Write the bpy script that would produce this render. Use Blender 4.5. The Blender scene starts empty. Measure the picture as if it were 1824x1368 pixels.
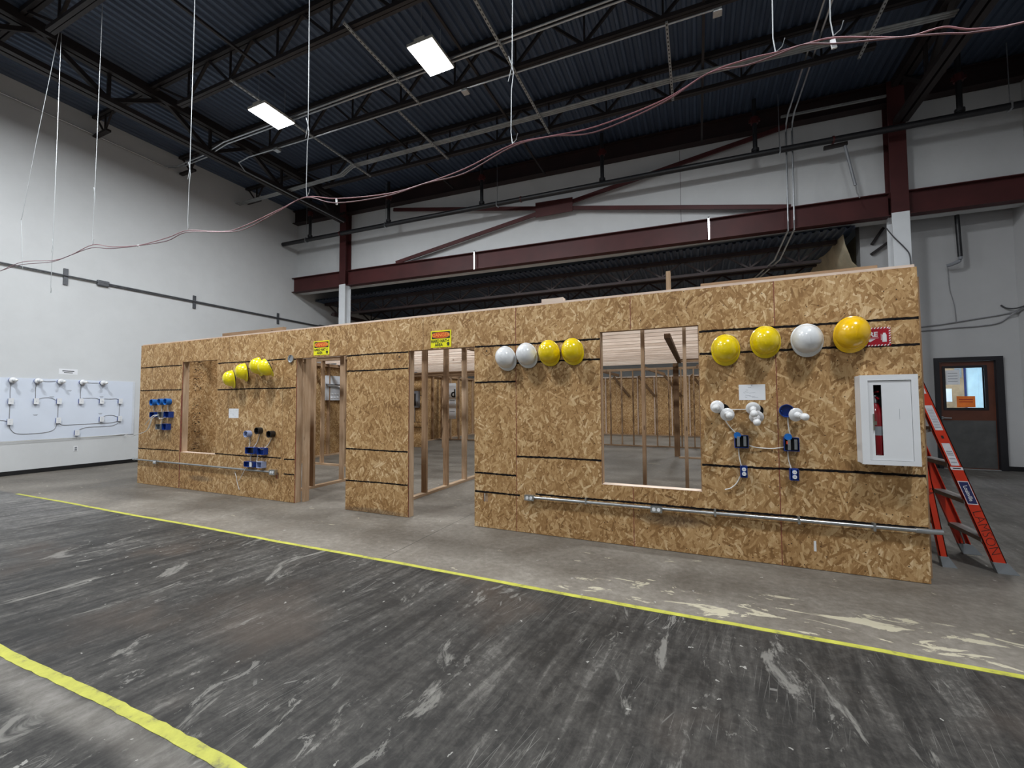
import bpy, math, random
from mathutils import Vector, Matrix
random.seed(7)
scn = bpy.context.scene
COL = scn.collection
PI = math.pi

# ------------------------------------------------------------------ camera, world, exposure
cam_d = bpy.data.cameras.new('camera'); cam = bpy.data.objects.new('camera', cam_d); COL.objects.link(cam)
cam_d.sensor_fit = 'HORIZONTAL'; cam_d.sensor_width = 36.0; cam_d.lens = 754.9 / 1824 * 36.0
cam_d.clip_start = 0.05; cam_d.clip_end = 200
def cam_axes(yaw, pitch, roll):
    cy, sy, cp, sp, cr, sr = math.cos(yaw), math.sin(yaw), math.cos(pitch), math.sin(pitch), math.cos(roll), math.sin(roll)
    f = Vector((-sy*cp, cy*cp, sp)); r0 = Vector((cy, sy, 0)); u0 = r0.cross(f)
    return cr*r0 + sr*u0, -sr*r0 + cr*u0, f
_r, _u, _f = cam_axes(0.412526, 0.0428752, -0.0050749)
_m = Matrix((( _r.x, _u.x, -_f.x, 0.0), (_r.y, _u.y, -_f.y, 0.0), (_r.z, _u.z, -_f.z, 1.395), (0, 0, 0, 1)))
cam.matrix_world = _m
scn.camera = cam
world = bpy.data.worlds.new('world'); scn.world = world; world.use_nodes = True
world.node_tree.nodes['Background'].inputs[0].default_value = (0.5, 0.55, 0.6, 1)
world.node_tree.nodes['Background'].inputs[1].default_value = 0.01
scn.view_settings.view_transform = 'Standard'; scn.view_settings.look = 'None'
scn.view_settings.gamma = 1.0; scn.view_settings.exposure = 0.0
scn.view_settings.use_curve_mapping = False
LAMP_W = 208.0        # watts of one high-bay fixture
BACK_W = 62.0        # watts of one fixture of the lower back room
LAMP_COL = (0.93, 0.97, 1.0)
LAMP_SPREAD = PI   # lens optics of the high bays
DECK_Z = 7.92
scn.cycles.max_bounces = 7; scn.cycles.diffuse_bounces = 3; scn.cycles.glossy_bounces = 3; scn.cycles.transmission_bounces = 4; scn.cycles.transparent_max_bounces = 4

# ------------------------------------------------------------------ material helpers
class NT:
    def __init__(s, name):
        s.m = bpy.data.materials.new(name); s.m.use_nodes = True
        s.t = s.m.node_tree; s.t.nodes.clear()
        s.out = s.t.nodes.new('ShaderNodeOutputMaterial'); s.b = s.t.nodes.new('ShaderNodeBsdfPrincipled')
        s.t.links.new(s.b.outputs[0], s.out.inputs[0])
    def n(s, typ, **kw):
        nd = s.t.nodes.new('ShaderNode' + typ)
        for k, v in kw.items(): setattr(nd, k, v)
        return nd
    def put(s, sock, v):
        if v is None: return
        if isinstance(v, bpy.types.NodeSocket): s.t.links.new(v, sock)
        else:
            if isinstance(v, (tuple, list)) and len(v) == 3 and sock.type == 'RGBA': v = (*v, 1)
            sock.default_value = v
    def math(s, op, a, b=None, c=None, clamp=False):
        nd = s.n('Math', operation=op); nd.use_clamp = clamp
        s.put(nd.inputs[0], a); s.put(nd.inputs[1], b)
        if c is not None: s.put(nd.inputs[2], c)
        return nd.outputs[0]
    def mix(s, f, a, b, blend='MIX'):
        nd = s.n('Mix', data_type='RGBA', blend_type=blend)
        s.put(nd.inputs[0], f); s.put(nd.inputs[6], a); s.put(nd.inputs[7], b)
        return nd.outputs[2]
    def ramp(s, f, stops, interp='LINEAR'):
        nd = s.n('ValToRGB'); cr = nd.color_ramp; cr.interpolation = interp
        while len(cr.elements) < len(stops): cr.elements.new(0.5)
        for e, (p, c) in zip(cr.elements, stops):
            e.position = p; e.color = (c, c, c, 1) if isinstance(c, (int, float)) else (*c, 1)
        s.put(nd.inputs[0], f); return nd.outputs[0]
    def step(s, v, lo, hi):
        nd = s.n('MapRange', interpolation_type='SMOOTHSTEP'); nd.clamp = True
        s.put(nd.inputs[0], v); s.put(nd.inputs[1], lo); s.put(nd.inputs[2], hi)
        return nd.outputs[0]
    def noise(s, vec, scale, detail=4, rough=0.55, dist=0.0, dim='3D'):
        nd = s.n('TexNoise', noise_dimensions=dim); s.put(nd.inputs['Vector'], vec)
        nd.inputs['Scale'].default_value = scale; nd.inputs['Detail'].default_value = detail
        nd.inputs['Roughness'].default_value = rough; nd.inputs['Distortion'].default_value = dist
        return nd.outputs[0]
    def vor(s, vec, scale, feature='F1', dim='3D', rnd=1.0):
        nd = s.n('TexVoronoi', feature=feature, voronoi_dimensions=dim); s.put(nd.inputs['Vector'], vec)
        nd.inputs['Scale'].default_value = scale; nd.inputs['Randomness'].default_value = rnd
        return nd
    def sep(s, v):
        nd = s.n('SeparateXYZ'); s.put(nd.inputs[0], v); return nd.outputs
    def comb(s, x, y, z=0.0):
        nd = s.n('CombineXYZ'); s.put(nd.inputs[0], x); s.put(nd.inputs[1], y); s.put(nd.inputs[2], z); return nd.outputs[0]
    def vmath(s, op, a, b):
        nd = s.n('VectorMath', operation=op); s.put(nd.inputs[0], a); s.put(nd.inputs[1], b); return nd.outputs[0]
    def pos(s): return s.n('NewGeometry').outputs['Position']
    def objc(s): return s.n('TexCoord').outputs['Object']
    def rnd(s): return s.n('ObjectInfo').outputs['Random']
    def bump(s, h, strength=0.3, dist=0.01):
        nd = s.n('Bump'); nd.inputs['Strength'].default_value = strength; nd.inputs['Distance'].default_value = dist
        s.put(nd.inputs['Height'], h); s.t.links.new(nd.outputs[0], s.b.inputs['Normal'])
    def fin(s, col, rough=0.5, metal=0.0, spec=None, coat=None):
        s.put(s.b.inputs['Base Color'], col); s.put(s.b.inputs['Roughness'], rough); s.put(s.b.inputs['Metallic'], metal)
        if spec is not None: s.b.inputs['Specular IOR Level'].default_value = spec
        if coat is not None: s.b.inputs['Coat Weight'].default_value = coat; s.b.inputs['Coat Roughness'].default_value = 0.12
        return s.m
M = {}
def plain(name, col, rough=0.5, metal=0.0, var=0.08, scale=6.0, spec=None, coat=None, bump=0.0):
    t = NT(name); nz = t.noise(t.objc(), scale, 3)
    d = tuple(max(0, c*(1-var*2)) for c in col); l = tuple(min(1, c*(1+var*2)) for c in col)
    c = t.ramp(nz, [(0.3, d), (0.7, l)])
    if bump: t.bump(t.noise(t.objc(), scale*14, 2), bump, 0.004)
    M[name] = t.fin(c, rough, metal, spec, coat); return M[name]

def osb_mat(name, tint=1.0, warm=1.0):
    t = NT(name); p = t.sep(t.pos()); r = t.rnd()
    u = t.math('ADD', p[0], p[1]); off = t.math('MULTIPLY', r, 37.0)
    v0 = t.comb(t.math('ADD', u, off), t.math('ADD', p[2], t.math('MULTIPLY', r, 11.0)))
    val = None; pm = None; w1 = None
    for i, (ang, sx, sy, rad) in enumerate(((0.12, 34, 7.5, 0.9), (-0.55, 40, 9.0, 0.50), (0.62, 38, 8.0, 0.50), (-0.18, 46, 9.5, 0.46), (1.05, 44, 9.0, 0.44), (-1.15, 42, 8.5, 0.44), (0.30, 60, 12.0, 0.40))):
        rot = t.n('VectorRotate', rotation_type='Z_AXIS'); t.put(rot.inputs['Vector'], t.vmath('ADD', v0, (i*3.17, i*5.3, 0))); rot.inputs['Angle'].default_value = ang
        w = t.vmath('MULTIPLY', rot.outputs[0], (sx, sy, 1))
        vv = t.n('TexVoronoi', feature='F1', voronoi_dimensions='2D', distance='CHEBYCHEV'); t.put(vv.inputs['Vector'], w); vv.inputs['Scale'].default_value = 1.0
        c = t.sep(vv.outputs['Color'])
        if i == 0: val, pm, w1 = c[0], 0.25, w; continue
        pr = t.math('MULTIPLY', c[1], t.math('LESS_THAN', vv.outputs['Distance'], rad))
        g = t.math('GREATER_THAN', pr, pm); pm = t.math('MAXIMUM', pr, pm)
        val = t.math('ADD', t.math('MULTIPLY', val, t.math('SUBTRACT', 1.0, g)), t.math('MULTIPLY', c[0], g))
    grain = t.noise(t.vmath('MULTIPLY', w1, (2.2, 0.35, 1)), 2.0, 3)
    big = t.noise(v0, 1.3, 3, dim='2D')
    val = t.math('POWER', val, 1.15)
    f = t.math('ADD', t.math('MULTIPLY', val, 0.66), t.math('ADD', t.math('MULTIPLY', grain, 0.36), t.math('MULTIPLY', t.math('SUBTRACT', big, 0.5), 0.30)))
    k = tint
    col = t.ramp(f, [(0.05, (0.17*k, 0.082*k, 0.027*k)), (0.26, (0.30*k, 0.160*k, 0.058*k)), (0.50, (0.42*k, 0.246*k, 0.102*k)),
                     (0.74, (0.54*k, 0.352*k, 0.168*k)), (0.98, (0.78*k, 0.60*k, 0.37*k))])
    sp = t.vor(v0, 13.0, dim='2D'); spk = t.math('LESS_THAN', sp.outputs['Distance'], 0.06)
    spc = t.sep(sp.outputs['Color'])[1]; spk = t.math('MULTIPLY', spk, t.math('GREATER_THAN', spc, 0.82))
    col = t.mix(spk, col, (0.05, 0.025, 0.012))
    if name == 'osb':
        for cx, cz, rx, rz in ((-7.33, 0.20, 0.34, 0.055), (-0.25, 0.285, 0.36, 0.07), (-3.8, 0.02, 0.6, 0.05)):
            ex = t.math('POWER', t.math('DIVIDE', t.math('SUBTRACT', p[0], cx), rx), 2.0); ez = t.math('POWER', t.math('DIVIDE', t.math('SUBTRACT', p[2], cz), rz), 2.0)
            g = t.math('SUBTRACT', 1.0, t.step(t.math('ADD', ex, ez), 0.0, 1.2)); g = t.math('MULTIPLY', g, t.math('LESS_THAN', p[1], 4.3))
            col = t.mix(t.math('MULTIPLY', g, 0.55), col, (0.10, 0.075, 0.055))
    M[name] = t.fin(col, 0.62, spec=0.35); return M[name]

def lumber_mat(name, c0, c1, c2):
    t = NT(name); o = t.objc(); r = t.rnd()
    v = t.vmath('ADD', t.vmath('MULTIPLY', o, (1.2, 16, 16)), t.comb(t.math('MULTIPLY', r, 40), t.math('MULTIPLY', r, 17), 0.0))
    n1 = t.noise(v, 2.2, 5, 0.6, 0.8); n2 = t.noise(t.vmath('ADD', o, t.comb(r, t.math('MULTIPLY', r, 9), 0.0)), 2.0, 2)
    f = t.math('ADD', t.math('MULTIPLY', n1, 0.65), t.math('MULTIPLY', n2, 0.4))
    f = t.math('ADD', f, t.math('MULTIPLY', t.math('SUBTRACT', r, 0.5), 0.3))
    col = t.ramp(f, [(0.25, c0), (0.52, c1), (0.8, c2)])
    kn = t.vor(t.vmath('MULTIPLY', o, (2.2, 9, 9)), 1.0); kk = t.math('LESS_THAN', kn.outputs['Distance'], 0.075)
    col = t.mix(t.math('MULTIPLY', kk, 0.7), col, (0.06, 0.03, 0.015))
    M[name] = t.fin(col, 0.65, spec=0.3); return M[name]

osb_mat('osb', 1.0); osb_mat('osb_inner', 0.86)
lumber_mat('pine', (0.20, 0.115, 0.060), (0.36, 0.235, 0.14), (0.52, 0.38, 0.26))
lumber_mat('pine_pale', (0.42, 0.31, 0.235), (0.60, 0.47, 0.38), (0.74, 0.63, 0.53))
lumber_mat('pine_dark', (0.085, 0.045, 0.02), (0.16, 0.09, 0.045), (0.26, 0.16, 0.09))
plain('osb_edge_red', (0.20, 0.05, 0.03), 0.7, var=0.25, scale=20)
plain('marker_black', (0.012, 0.010, 0.010), 0.95, var=0.3, scale=30, spec=0.1)
plain('red_oxide', (0.062, 0.0150, 0.0150), 0.55, var=0.10, scale=2, spec=0.35)
plain('dark_steel', (0.014, 0.0095, 0.0095), 0.6, var=0.15, scale=3)
plain('red_steel', (0.018, 0.0062, 0.006), 0.6, var=0.15, scale=3)
plain('galv', (0.50, 0.52, 0.54), 0.28, 0.9, var=0.06, scale=12)
plain('galv_wire', (0.42, 0.44, 0.45), 0.45, 0.35, var=0.05, scale=12)
plain('strut_grey', (0.30, 0.31, 0.31), 0.5, 0.4, var=0.1, scale=12)
plain('conduit_dark', (0.10, 0.105, 0.115), 0.5, 0.3, var=0.1, scale=12)
plain('black_pipe', (0.010, 0.010, 0.012), 0.45, 0.0, var=0.2, scale=5)
plain('coupling_red', (0.055, 0.007, 0.006), 0.45, var=0.1)
plain('white_steel', (0.66, 0.68, 0.70), 0.5, var=0.02, scale=3)
plain('hat_yellow', (0.84, 0.62, 0.004), 0.22, var=0.02, scale=4, coat=0.5)
plain('hat_lemon', (0.86, 0.72, 0.006), 0.25, var=0.02, scale=4, coat=0.5)
plain('hat_amber', (0.84, 0.50, 0.003), 0.22, var=0.02, scale=4, coat=0.5)
plain('hat_white', (0.74, 0.75, 0.76), 0.25, var=0.02, scale=4, coat=0.5)
plain('dark_strap', (0.02, 0.02, 0.02), 0.7)
plain('blue_plastic', (0.007, 0.042, 0.25), 0.35, var=0.08)
plain('sky_blue_plastic', (0.012, 0.14, 0.48), 0.35, var=0.08)
plain('grey_blue_plastic', (0.30, 0.36, 0.55), 0.4, var=0.05)
plain('grey_plastic', (0.20, 0.21, 0.23), 0.45, var=0.05)
plain('black_plastic', (0.012, 0.012, 0.013), 0.35, var=0.1)
plain('porcelain', (0.74, 0.74, 0.75), 0.2, var=0.02, coat=0.4)
plain('bulb_glass', (0.80, 0.80, 0.80), 0.25, var=0.01)
plain('white_plastic', (0.74, 0.75, 0.77), 0.35, var=0.02)
plain('cable_white', (0.72, 0.71, 0.68), 0.4, var=0.05)
plain('cable_dark', (0.05, 0.05, 0.055), 0.5)
plain('cable_grey', (0.22, 0.22, 0.23), 0.5)
plain('cable_pink', (0.30, 0.13, 0.145), 0.5, var=0.1, scale=8)
plain('cable_pink_dark', (0.18, 0.085, 0.095), 0.5, var=0.1, scale=8)
plain('tape_white', (0.80, 0.81, 0.82), 0.5, var=0.05)
plain('paper', (0.76, 0.77, 0.80), 0.7, var=0.02, scale=5)
plain('ink_grey', (0.30, 0.32, 0.36), 0.8, var=0.1)
plain('ink_black', (0.012, 0.012, 0.012), 0.7, var=0.1)
plain('sign_yellow', (0.86, 0.80, 0.01), 0.4, var=0.02)
plain('sign_red', (0.62, 0.055, 0.01), 0.4, var=0.04)
plain('sign_orange', (0.95, 0.36, 0.06), 0.4, var=0.04)
plain('fire_red', (0.36, 0.004, 0.018), 0.4, var=0.04)
plain('cabinet_white', (0.74, 0.75, 0.77), 0.35, var=0.015, scale=3)
plain('seam_grey', (0.25, 0.27, 0.30), 0.6)
plain('extinguisher_red', (0.21, 0.005, 0.010), 0.22, var=0.05, coat=0.5)
plain('brass_grey', (0.26, 0.25, 0.20), 0.35, 0.7)
plain('ladder_orange', (0.58, 0.035, 0.010), 0.4, var=0.06, scale=5)
plain('ladder_alu', (0.22, 0.20, 0.19), 0.5, 0.4, var=0.08)
plain('ladder_foot', (0.24, 0.26, 0.28), 0.6, 0.3, var=0.08)
plain('label_blue', (0.015, 0.02, 0.10), 0.5)
plain('label_white', (0.66, 0.67, 0.72), 0.6, var=0.04, scale=30)
plain('door_wood', (0.085, 0.025, 0.012), 0.45, var=0.12, scale=3)
plain('door_frame', (0.008, 0.007, 0.010), 0.5)
plain('kick_plate', (0.085, 0.085, 0.085), 0.45, 0.3, var=0.08)
plain('orange_paper', (0.85, 0.20, 0.03), 0.7)
plain('cork', (0.30, 0.21, 0.13), 0.9, var=0.1)
plain('room_blue', (0.55, 0.72, 0.80), 0.8, var=0.03)
plain('baseboard_black', (0.006, 0.006, 0.007), 0.5)
plain('foam', (0.52, 0.46, 0.33), 0.9, var=0.12, scale=2.2, bump=0.5)
plain('whiteboard', (0.66, 0.71, 0.80), 0.35, var=0.015, scale=2)
plain('enamel_panel', (0.62, 0.65, 0.70), 0.4, var=0.03)
plain('fixture_body', (0.45, 0.43, 0.38), 0.4, var=0.03)

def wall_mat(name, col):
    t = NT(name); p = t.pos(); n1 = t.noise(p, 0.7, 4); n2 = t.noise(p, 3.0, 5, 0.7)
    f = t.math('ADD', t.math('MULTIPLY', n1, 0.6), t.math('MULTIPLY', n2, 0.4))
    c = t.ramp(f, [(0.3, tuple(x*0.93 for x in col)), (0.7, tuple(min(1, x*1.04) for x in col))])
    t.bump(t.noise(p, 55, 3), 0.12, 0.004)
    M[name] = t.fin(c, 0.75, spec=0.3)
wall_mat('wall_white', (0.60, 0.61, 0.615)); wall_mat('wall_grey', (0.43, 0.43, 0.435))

def deck_mat():
    t = NT('deck'); p = t.pos(); n1 = t.noise(t.vmath('MULTIPLY', p, (1.0, 0.25, 1)), 1.3, 4)
    st = t.noise(t.vmath('MULTIPLY', p, (18, 0.8, 18)), 1.0, 3)
    f = t.math('ADD', t.math('MULTIPLY', n1, 0.6), t.math('MULTIPLY', st, 0.4))
    c = t.ramp(f, [(0.3, (0.040, 0.058, 0.098)), (0.7, (0.088, 0.122, 0.185))])
    M['deck'] = t.fin(c, 0.5, 0.25)
deck_mat()

def floor_mat():
    t = NT('concrete_floor'); P = t.pos(); s = t.sep(P); x, y = s[0], s[1]
    wob = t.math('MULTIPLY', t.math('SUBTRACT', t.noise(P, 1.1, 4), 0.5), 0.16)
    yw = t.math('ADD', y, wob)
    # dark worn coating between the two taped lines
    dark = t.math('SUBTRACT', 1.0, t.step(y, 3.00, 3.06))
    leftfade = t.step(t.math('ADD', x, t.math('MULTIPLY', t.math('SUBTRACT', t.noise(P, 0.5, 3), 0.5), 3.0)), -9.5, -5.0)
    # dark coating colours: streaks along y, scuffs, worn patches
    rot = t.n('VectorRotate', rotation_type='Z_AXIS'); t.put(rot.inputs['Vector'], P); rot.inputs['Angle'].default_value = 0.18
    st1 = t.noise(t.vmath('MULTIPLY', rot.outputs[0], (7.0, 0.55, 1)), 1.6, 6, 0.65, 0.4)
    st2 = t.noise(t.vmath('MULTIPLY', P, (34, 1.1, 1)), 1.0, 4, 0.6, 0.3)
    cl = t.noise(P, 1.7, 6, 0.65, 0.6); fine = t.noise(P, 21, 6, 0.75, 0.6)
    df = t.math('ADD', t.math('ADD', t.math('MULTIPLY', st1, 0.34), t.math('MULTIPLY', st2, 0.18)), t.math('ADD', t.math('MULTIPLY', cl, 0.30), t.math('MULTIPLY', fine, 0.30)))
    dcol = t.ramp(df, [(0.42, (0.0085, 0.008, 0.0075)), (0.52, (0.021, 0.0197, 0.0182)), (0.61, (0.051, 0.0478, 0.0435)), (0.72, (0.15, 0.142, 0.129))])
    brown = t.step(t.noise(P, 0.9, 3), 0.52, 0.68)
    dcol = t.mix(t.math('MULTIPLY', brown, 0.5), dcol, (0.070, 0.052, 0.040))
    wear = t.step(t.noise(t.vmath('MULTIPLY', P, (2.2, 0.8, 1)), 1.5, 6, 0.72, 1.0), 0.585, 0.66)
    dcol = t.mix(t.math('MULTIPLY', wear, 0.62), dcol, (0.22, 0.21, 0.19))
    scr = t.vor(t.vmath('MULTIPLY', rot.outputs[0], (26, 1.3, 1)), 1.0, 'DISTANCE_TO_EDGE', '2D')
    sc = t.math('MULTIPLY', t.math('LESS_THAN', scr.outputs['Distance'], 0.012), t.step(t.noise(P, 2.3, 2), 0.5, 0.62))
    dcol = t.mix(t.math('MULTIPLY', sc, 0.35), dcol, (0.30, 0.29, 0.27))
    # bare concrete
    bf = t.math('ADD', t.math('MULTIPLY', t.noise(P, 1.2, 6, 0.62), 0.6), t.math('MULTIPLY', t.noise(P, 18, 4, 0.7), 0.4))
    bcol = t.ramp(bf, [(0.33, (0.092, 0.079, 0.065)), (0.52, (0.168, 0.150, 0.127)), (0.70, (0.265, 0.242, 0.208))])
    # mid-grey concrete in front of the nearer line and far to the left
    gcol = t.ramp(df, [(0.42, (0.030, 0.0285, 0.027)), (0.54, (0.085, 0.081, 0.077)), (0.68, (0.22, 0.212, 0.20))])
    col = t.mix(dark, bcol, t.mix(leftfade, gcol, dcol))
    strip = t.math('MULTIPLY', t.step(yw, 0.90, 1.0), t.math('SUBTRACT', 1.0, t.step(yw, 1.04, 1.13)))
    col = t.mix(strip, col, t.mix(0.45, gcol, bcol))
    # far room floor is greyer
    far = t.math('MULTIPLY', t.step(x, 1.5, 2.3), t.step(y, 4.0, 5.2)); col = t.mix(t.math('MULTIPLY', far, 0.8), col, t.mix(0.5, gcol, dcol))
    # pale patches of old filler, densest along the band beside the tape
    ps = t.noise(t.vmath('MULTIPLY', P, (1.0, 3.0, 1)), 2.6, 7, 0.66, 0.8)
    band = t.math('MULTIPLY', t.step(y, 3.05, 3.12), t.math('SUBTRACT', 1.0, t.step(y, 3.3, 3.75)))
    bx = t.step(x, -2.0, 0.6)
    thr = t.math('SUBTRACT', 0.665, t.math('MULTIPLY', t.math('MULTIPLY', band, bx), 0.115))
    patch = t.math('MULTIPLY', t.step(t.math('SUBTRACT', ps, thr), 0.0, 0.02), t.step(y, 3.02, 3.06))
    col = t.mix(t.math('MULTIPLY', patch, 0.8), col, (0.46, 0.42, 0.31))
    Pd = t.vmath('ADD', P, t.comb(t.math('MULTIPLY', t.noise(P, 14, 3), 0.10), t.math('MULTIPLY', t.noise(P, 17, 3), 0.10)))
    fl = t.vor(Pd, 8.0, dim='2D'); fc = t.sep(fl.outputs['Color'])
    fk = t.math('LESS_THAN', fl.outputs['Distance'], t.math('MULTIPLY', fc[1], 0.085))
    fk = t.math('MULTIPLY', fk, t.math('GREATER_THAN', fc[0], 0.84))
    col = t.mix(t.math('MULTIPLY', fk, 0.6), col, (0.40, 0.39, 0.36))
    chip = t.step(t.noise(t.vmath('MULTIPLY', P, (4.5, 2.0, 1)), 1.6, 6, 0.74, 1.4), 0.60, 0.64)
    chip = t.math('MULTIPLY', chip, t.step(t.noise(P, 0.6, 3), 0.42, 0.58))
    col = t.mix(t.math('MULTIPLY', t.math('MULTIPLY', chip, dark), 0.55), col, (0.24, 0.23, 0.21))
    # saw-cut control joint
    jn = t.math('LESS_THAN', t.math('ABSOLUTE', t.math('ADD', x, 2.62)), 0.006)
    jn = t.math('MULTIPLY', jn, t.step(y, 2.6, 2.7))
    col = t.mix(t.math('MULTIPLY', jn, 0.6), col, (0.04, 0.036, 0.032))
    rg = t.math('ADD', 0.33, t.math('MULTIPLY', t.noise(P, 2.4, 5), 0.42))
    t.bump(t.noise(P, 40, 2), 0.06, 0.003)
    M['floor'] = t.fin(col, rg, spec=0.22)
floor_mat()

def emit_mat(name, col, strength):
    t = NT(name); t.b.inputs['Emission Color'].default_value = (*col, 1); t.b.inputs['Emission Strength'].default_value = strength
    M[name] = t.fin((0.8, 0.8, 0.8), 0.4)
    try: M[name].cycles.emission_sampling = 'NONE'
    except Exception: pass
emit_mat('led_lens', (0.95, 0.98, 1.0), 14.0)

def glass_mat():
    t = NT('clear_glass'); t.b.inputs['Transmission Weight'].default_value = 1.0; t.b.inputs['IOR'].default_value = 1.05
    M['clear_glass'] = t.fin((0.95, 0.98, 1.0), 0.0)
glass_mat()
def strut_mat():
    t = NT('strut_slotted'); o = t.objc(); s = t.sep(o)
    w = t.math('FRACT', t.math('MULTIPLY', s[0], 12.0)); a = t.math('MULTIPLY', t.math('GREATER_THAN', w, 0.3), t.math('LESS_THAN', w, 0.75))
    a = t.math('MULTIPLY', a, t.math('LESS_THAN', t.math('ABSOLUTE', s[1]), 0.009))
    M['strut_slotted'] = t.fin(t.mix(a, (0.36, 0.37, 0.37), (0.02, 0.02, 0.02)), 0.45, 0.5)
strut_mat()
def tape_mat():
    t = NT('yellow_tape'); P = t.pos(); n = t.noise(P, 9, 5, 0.7)
    c = t.ramp(n, [(0.33, (0.16, 0.155, 0.05)), (0.45, (0.36, 0.355, 0.045)), (0.7, (0.46, 0.455, 0.06))])
    M['yellow_tape'] = t.fin(c, 0.55)
tape_mat()

# ------------------------------------------------------------------ mesh helpers
WORIG = {}
def worig(o): return WORIG.get(o.name, Vector((0, 0, 0)))
def empty(name, loc, label=None, cat=None, group=None, kind=None, parent=None):
    o = bpy.data.objects.new(name, None); COL.objects.link(o); o.empty_display_size = 0.1
    loc = Vector(loc); WORIG[o.name] = loc
    if parent: o.parent = parent; o.location = loc - worig(parent)
    else: o.location = loc
    return tag(o, label, cat, group, kind)
def tag(o, label=None, cat=None, group=None, kind=None):
    if label: o['label'] = label
    if cat: o['category'] = cat
    if group: o['group'] = group
    if kind: o['kind'] = kind
    return o
class MB:
    def __init__(s): s.v = []; s.f = []; s.mi = []
    def add(s, vs, fs, mi=0):
        b = len(s.v); s.v += [tuple(q) for q in vs]
        for f in fs: s.f.append(tuple(i+b for i in f)); s.mi.append(mi)
        return s
    def box(s, x0, x1, y0, y1, z0, z1, mi=0):
        vs = [(x0,y0,z0),(x1,y0,z0),(x1,y1,z0),(x0,y1,z0),(x0,y0,z1),(x1,y0,z1),(x1,y1,z1),(x0,y1,z1)]
        return s.add(vs, [(0,3,2,1),(4,5,6,7),(0,1,5,4),(1,2,6,5),(2,3,7,6),(3,0,4,7)], mi)
    def bar(s, p, q, w, h, up=(0,0,1), mi=0):
        p, q = Vector(p), Vector(q); d = (q-p).normalized(); up = Vector(up)
        if abs(d.dot(up)) > 0.98: up = Vector((0,1,0)) if abs(d.y) < 0.9 else Vector((1,0,0))
        a = d.cross(up).normalized(); b = a.cross(d).normalized(); a *= w/2; b *= h/2
        vs = [p-a-b, p+a-b, p+a+b, p-a+b, q-a-b, q+a-b, q+a+b, q-a+b]
        return s.add(vs, [(0,3,2,1),(4,5,6,7),(0,1,5,4),(1,2,6,5),(2,3,7,6),(3,0,4,7)], mi)
    def tube(s, pts, r, n=8, mi=0, cap=True):
        pts = [Vector(p) for p in pts]; vs = []; fs = []
        up = Vector((0,0,1)); m = len(pts)
        for i, p in enumerate(pts):
            d = (pts[min(i+1,m-1)] - pts[max(i-1,0)]).normalized()
            u = up if abs(d.dot(up)) < 0.95 else Vector((1,0,0))
            a = d.cross(u).normalized(); b = a.cross(d).normalized()
            rr = r[i] if isinstance(r, (list, tuple)) else r
            for k in range(n):
                t = 2*PI*k/n; vs.append(p + a*(rr*math.cos(t)) + b*(rr*math.sin(t)))
        for i in range(m-1):
            for k in range(n):
                k2 = (k+1) % n; fs.append((i*n+k, i*n+k2, (i+1)*n+k2, (i+1)*n+k))
        if cap: fs.append(tuple(range(n-1, -1, -1))); fs.append(tuple((m-1)*n+k for k in range(n)))
        return s.add(vs, fs, mi)
    def lathe(s, prof, mat=None, n=20, mi=0):
        mat = mat or Matrix(); vs = []; fs = []
        for (r, z) in prof:
            for k in range(n):
                t = 2*PI*k/n; vs.append(mat @ Vector((r*math.cos(t), r*math.sin(t), z)))
        m = len(prof)
        for i in range(m-1):
            for k in range(n):
                k2 = (k+1) % n; fs.append((i*n+k, i*n+k2, (i+1)*n+k2, (i+1)*n+k))
        fs.append(tuple(range(n-1, -1, -1))); fs.append(tuple((m-1)*n+k for k in range(n)))
        return s.add(vs, fs, mi)
    def poly(s, pts2, to3, thick, mi=0):      # extruded outline: to3(u,v,d)
        n = len(pts2); vs = [to3(u, v, 0) for u, v in pts2] + [to3(u, v, thick) for u, v in pts2]
        fs = [tuple(range(n)), tuple(range(2*n-1, n-1, -1))] + [(i, (i+1) % n + 0, (i+1) % n + n, i+n) for i in range(n)]
        return s.add(vs, fs, mi)
    def build(s, name, mat, parent=None, smooth=False, local=False, label=None, cat=None, group=None, kind=None, bevel=0.0, origin=None):
        if local: O = Vector((0,0,0))
        elif origin is not None: O = Vector(origin)
        else:
            lo = [min(v[i] for v in s.v) for i in range(3)]; hi = [max(v[i] for v in s.v) for i in range(3)]
            O = Vector(((lo[0]+hi[0])/2, (lo[1]+hi[1])/2, (lo[2]+hi[2])/2))
        me = bpy.data.meshes.new(name)
        me.from_pydata([(v[0]-O.x, v[1]-O.y, v[2]-O.z) for v in s.v], [], s.f)
        mats = mat if isinstance(mat, (list, tuple)) else [mat]
        for q in mats: me.materials.append(M[q])
        if len(mats) > 1: me.polygons.foreach_set('material_index', s.mi)
        me.validate(); me.update()
        if smooth:
            me.polygons.foreach_set('use_smooth', [True]*len(me.polygons))
            try: me.set_sharp_from_angle(angle=math.radians(40))
            except Exception: pass
        o = bpy.data.objects.new(name, me); COL.objects.link(o)
        if bevel:
            bm = o.modifiers.new('bevel', 'BEVEL'); bm.width = bevel; bm.segments = 2; bm.limit_method = 'ANGLE'
        WORIG[o.name] = O if not local else Vector((0,0,0))
        if parent:
            o.parent = parent; o.location = O - (Vector((0,0,0)) if local else worig(parent))
        else: o.location = O
        return tag(o, label, cat, group, kind)
def copy_tree(o, parent=None):
    c = o.copy(); COL.objects.link(c); c.parent = parent
    for ch in list(o.children): copy_tree(ch, c)
    return c
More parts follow.
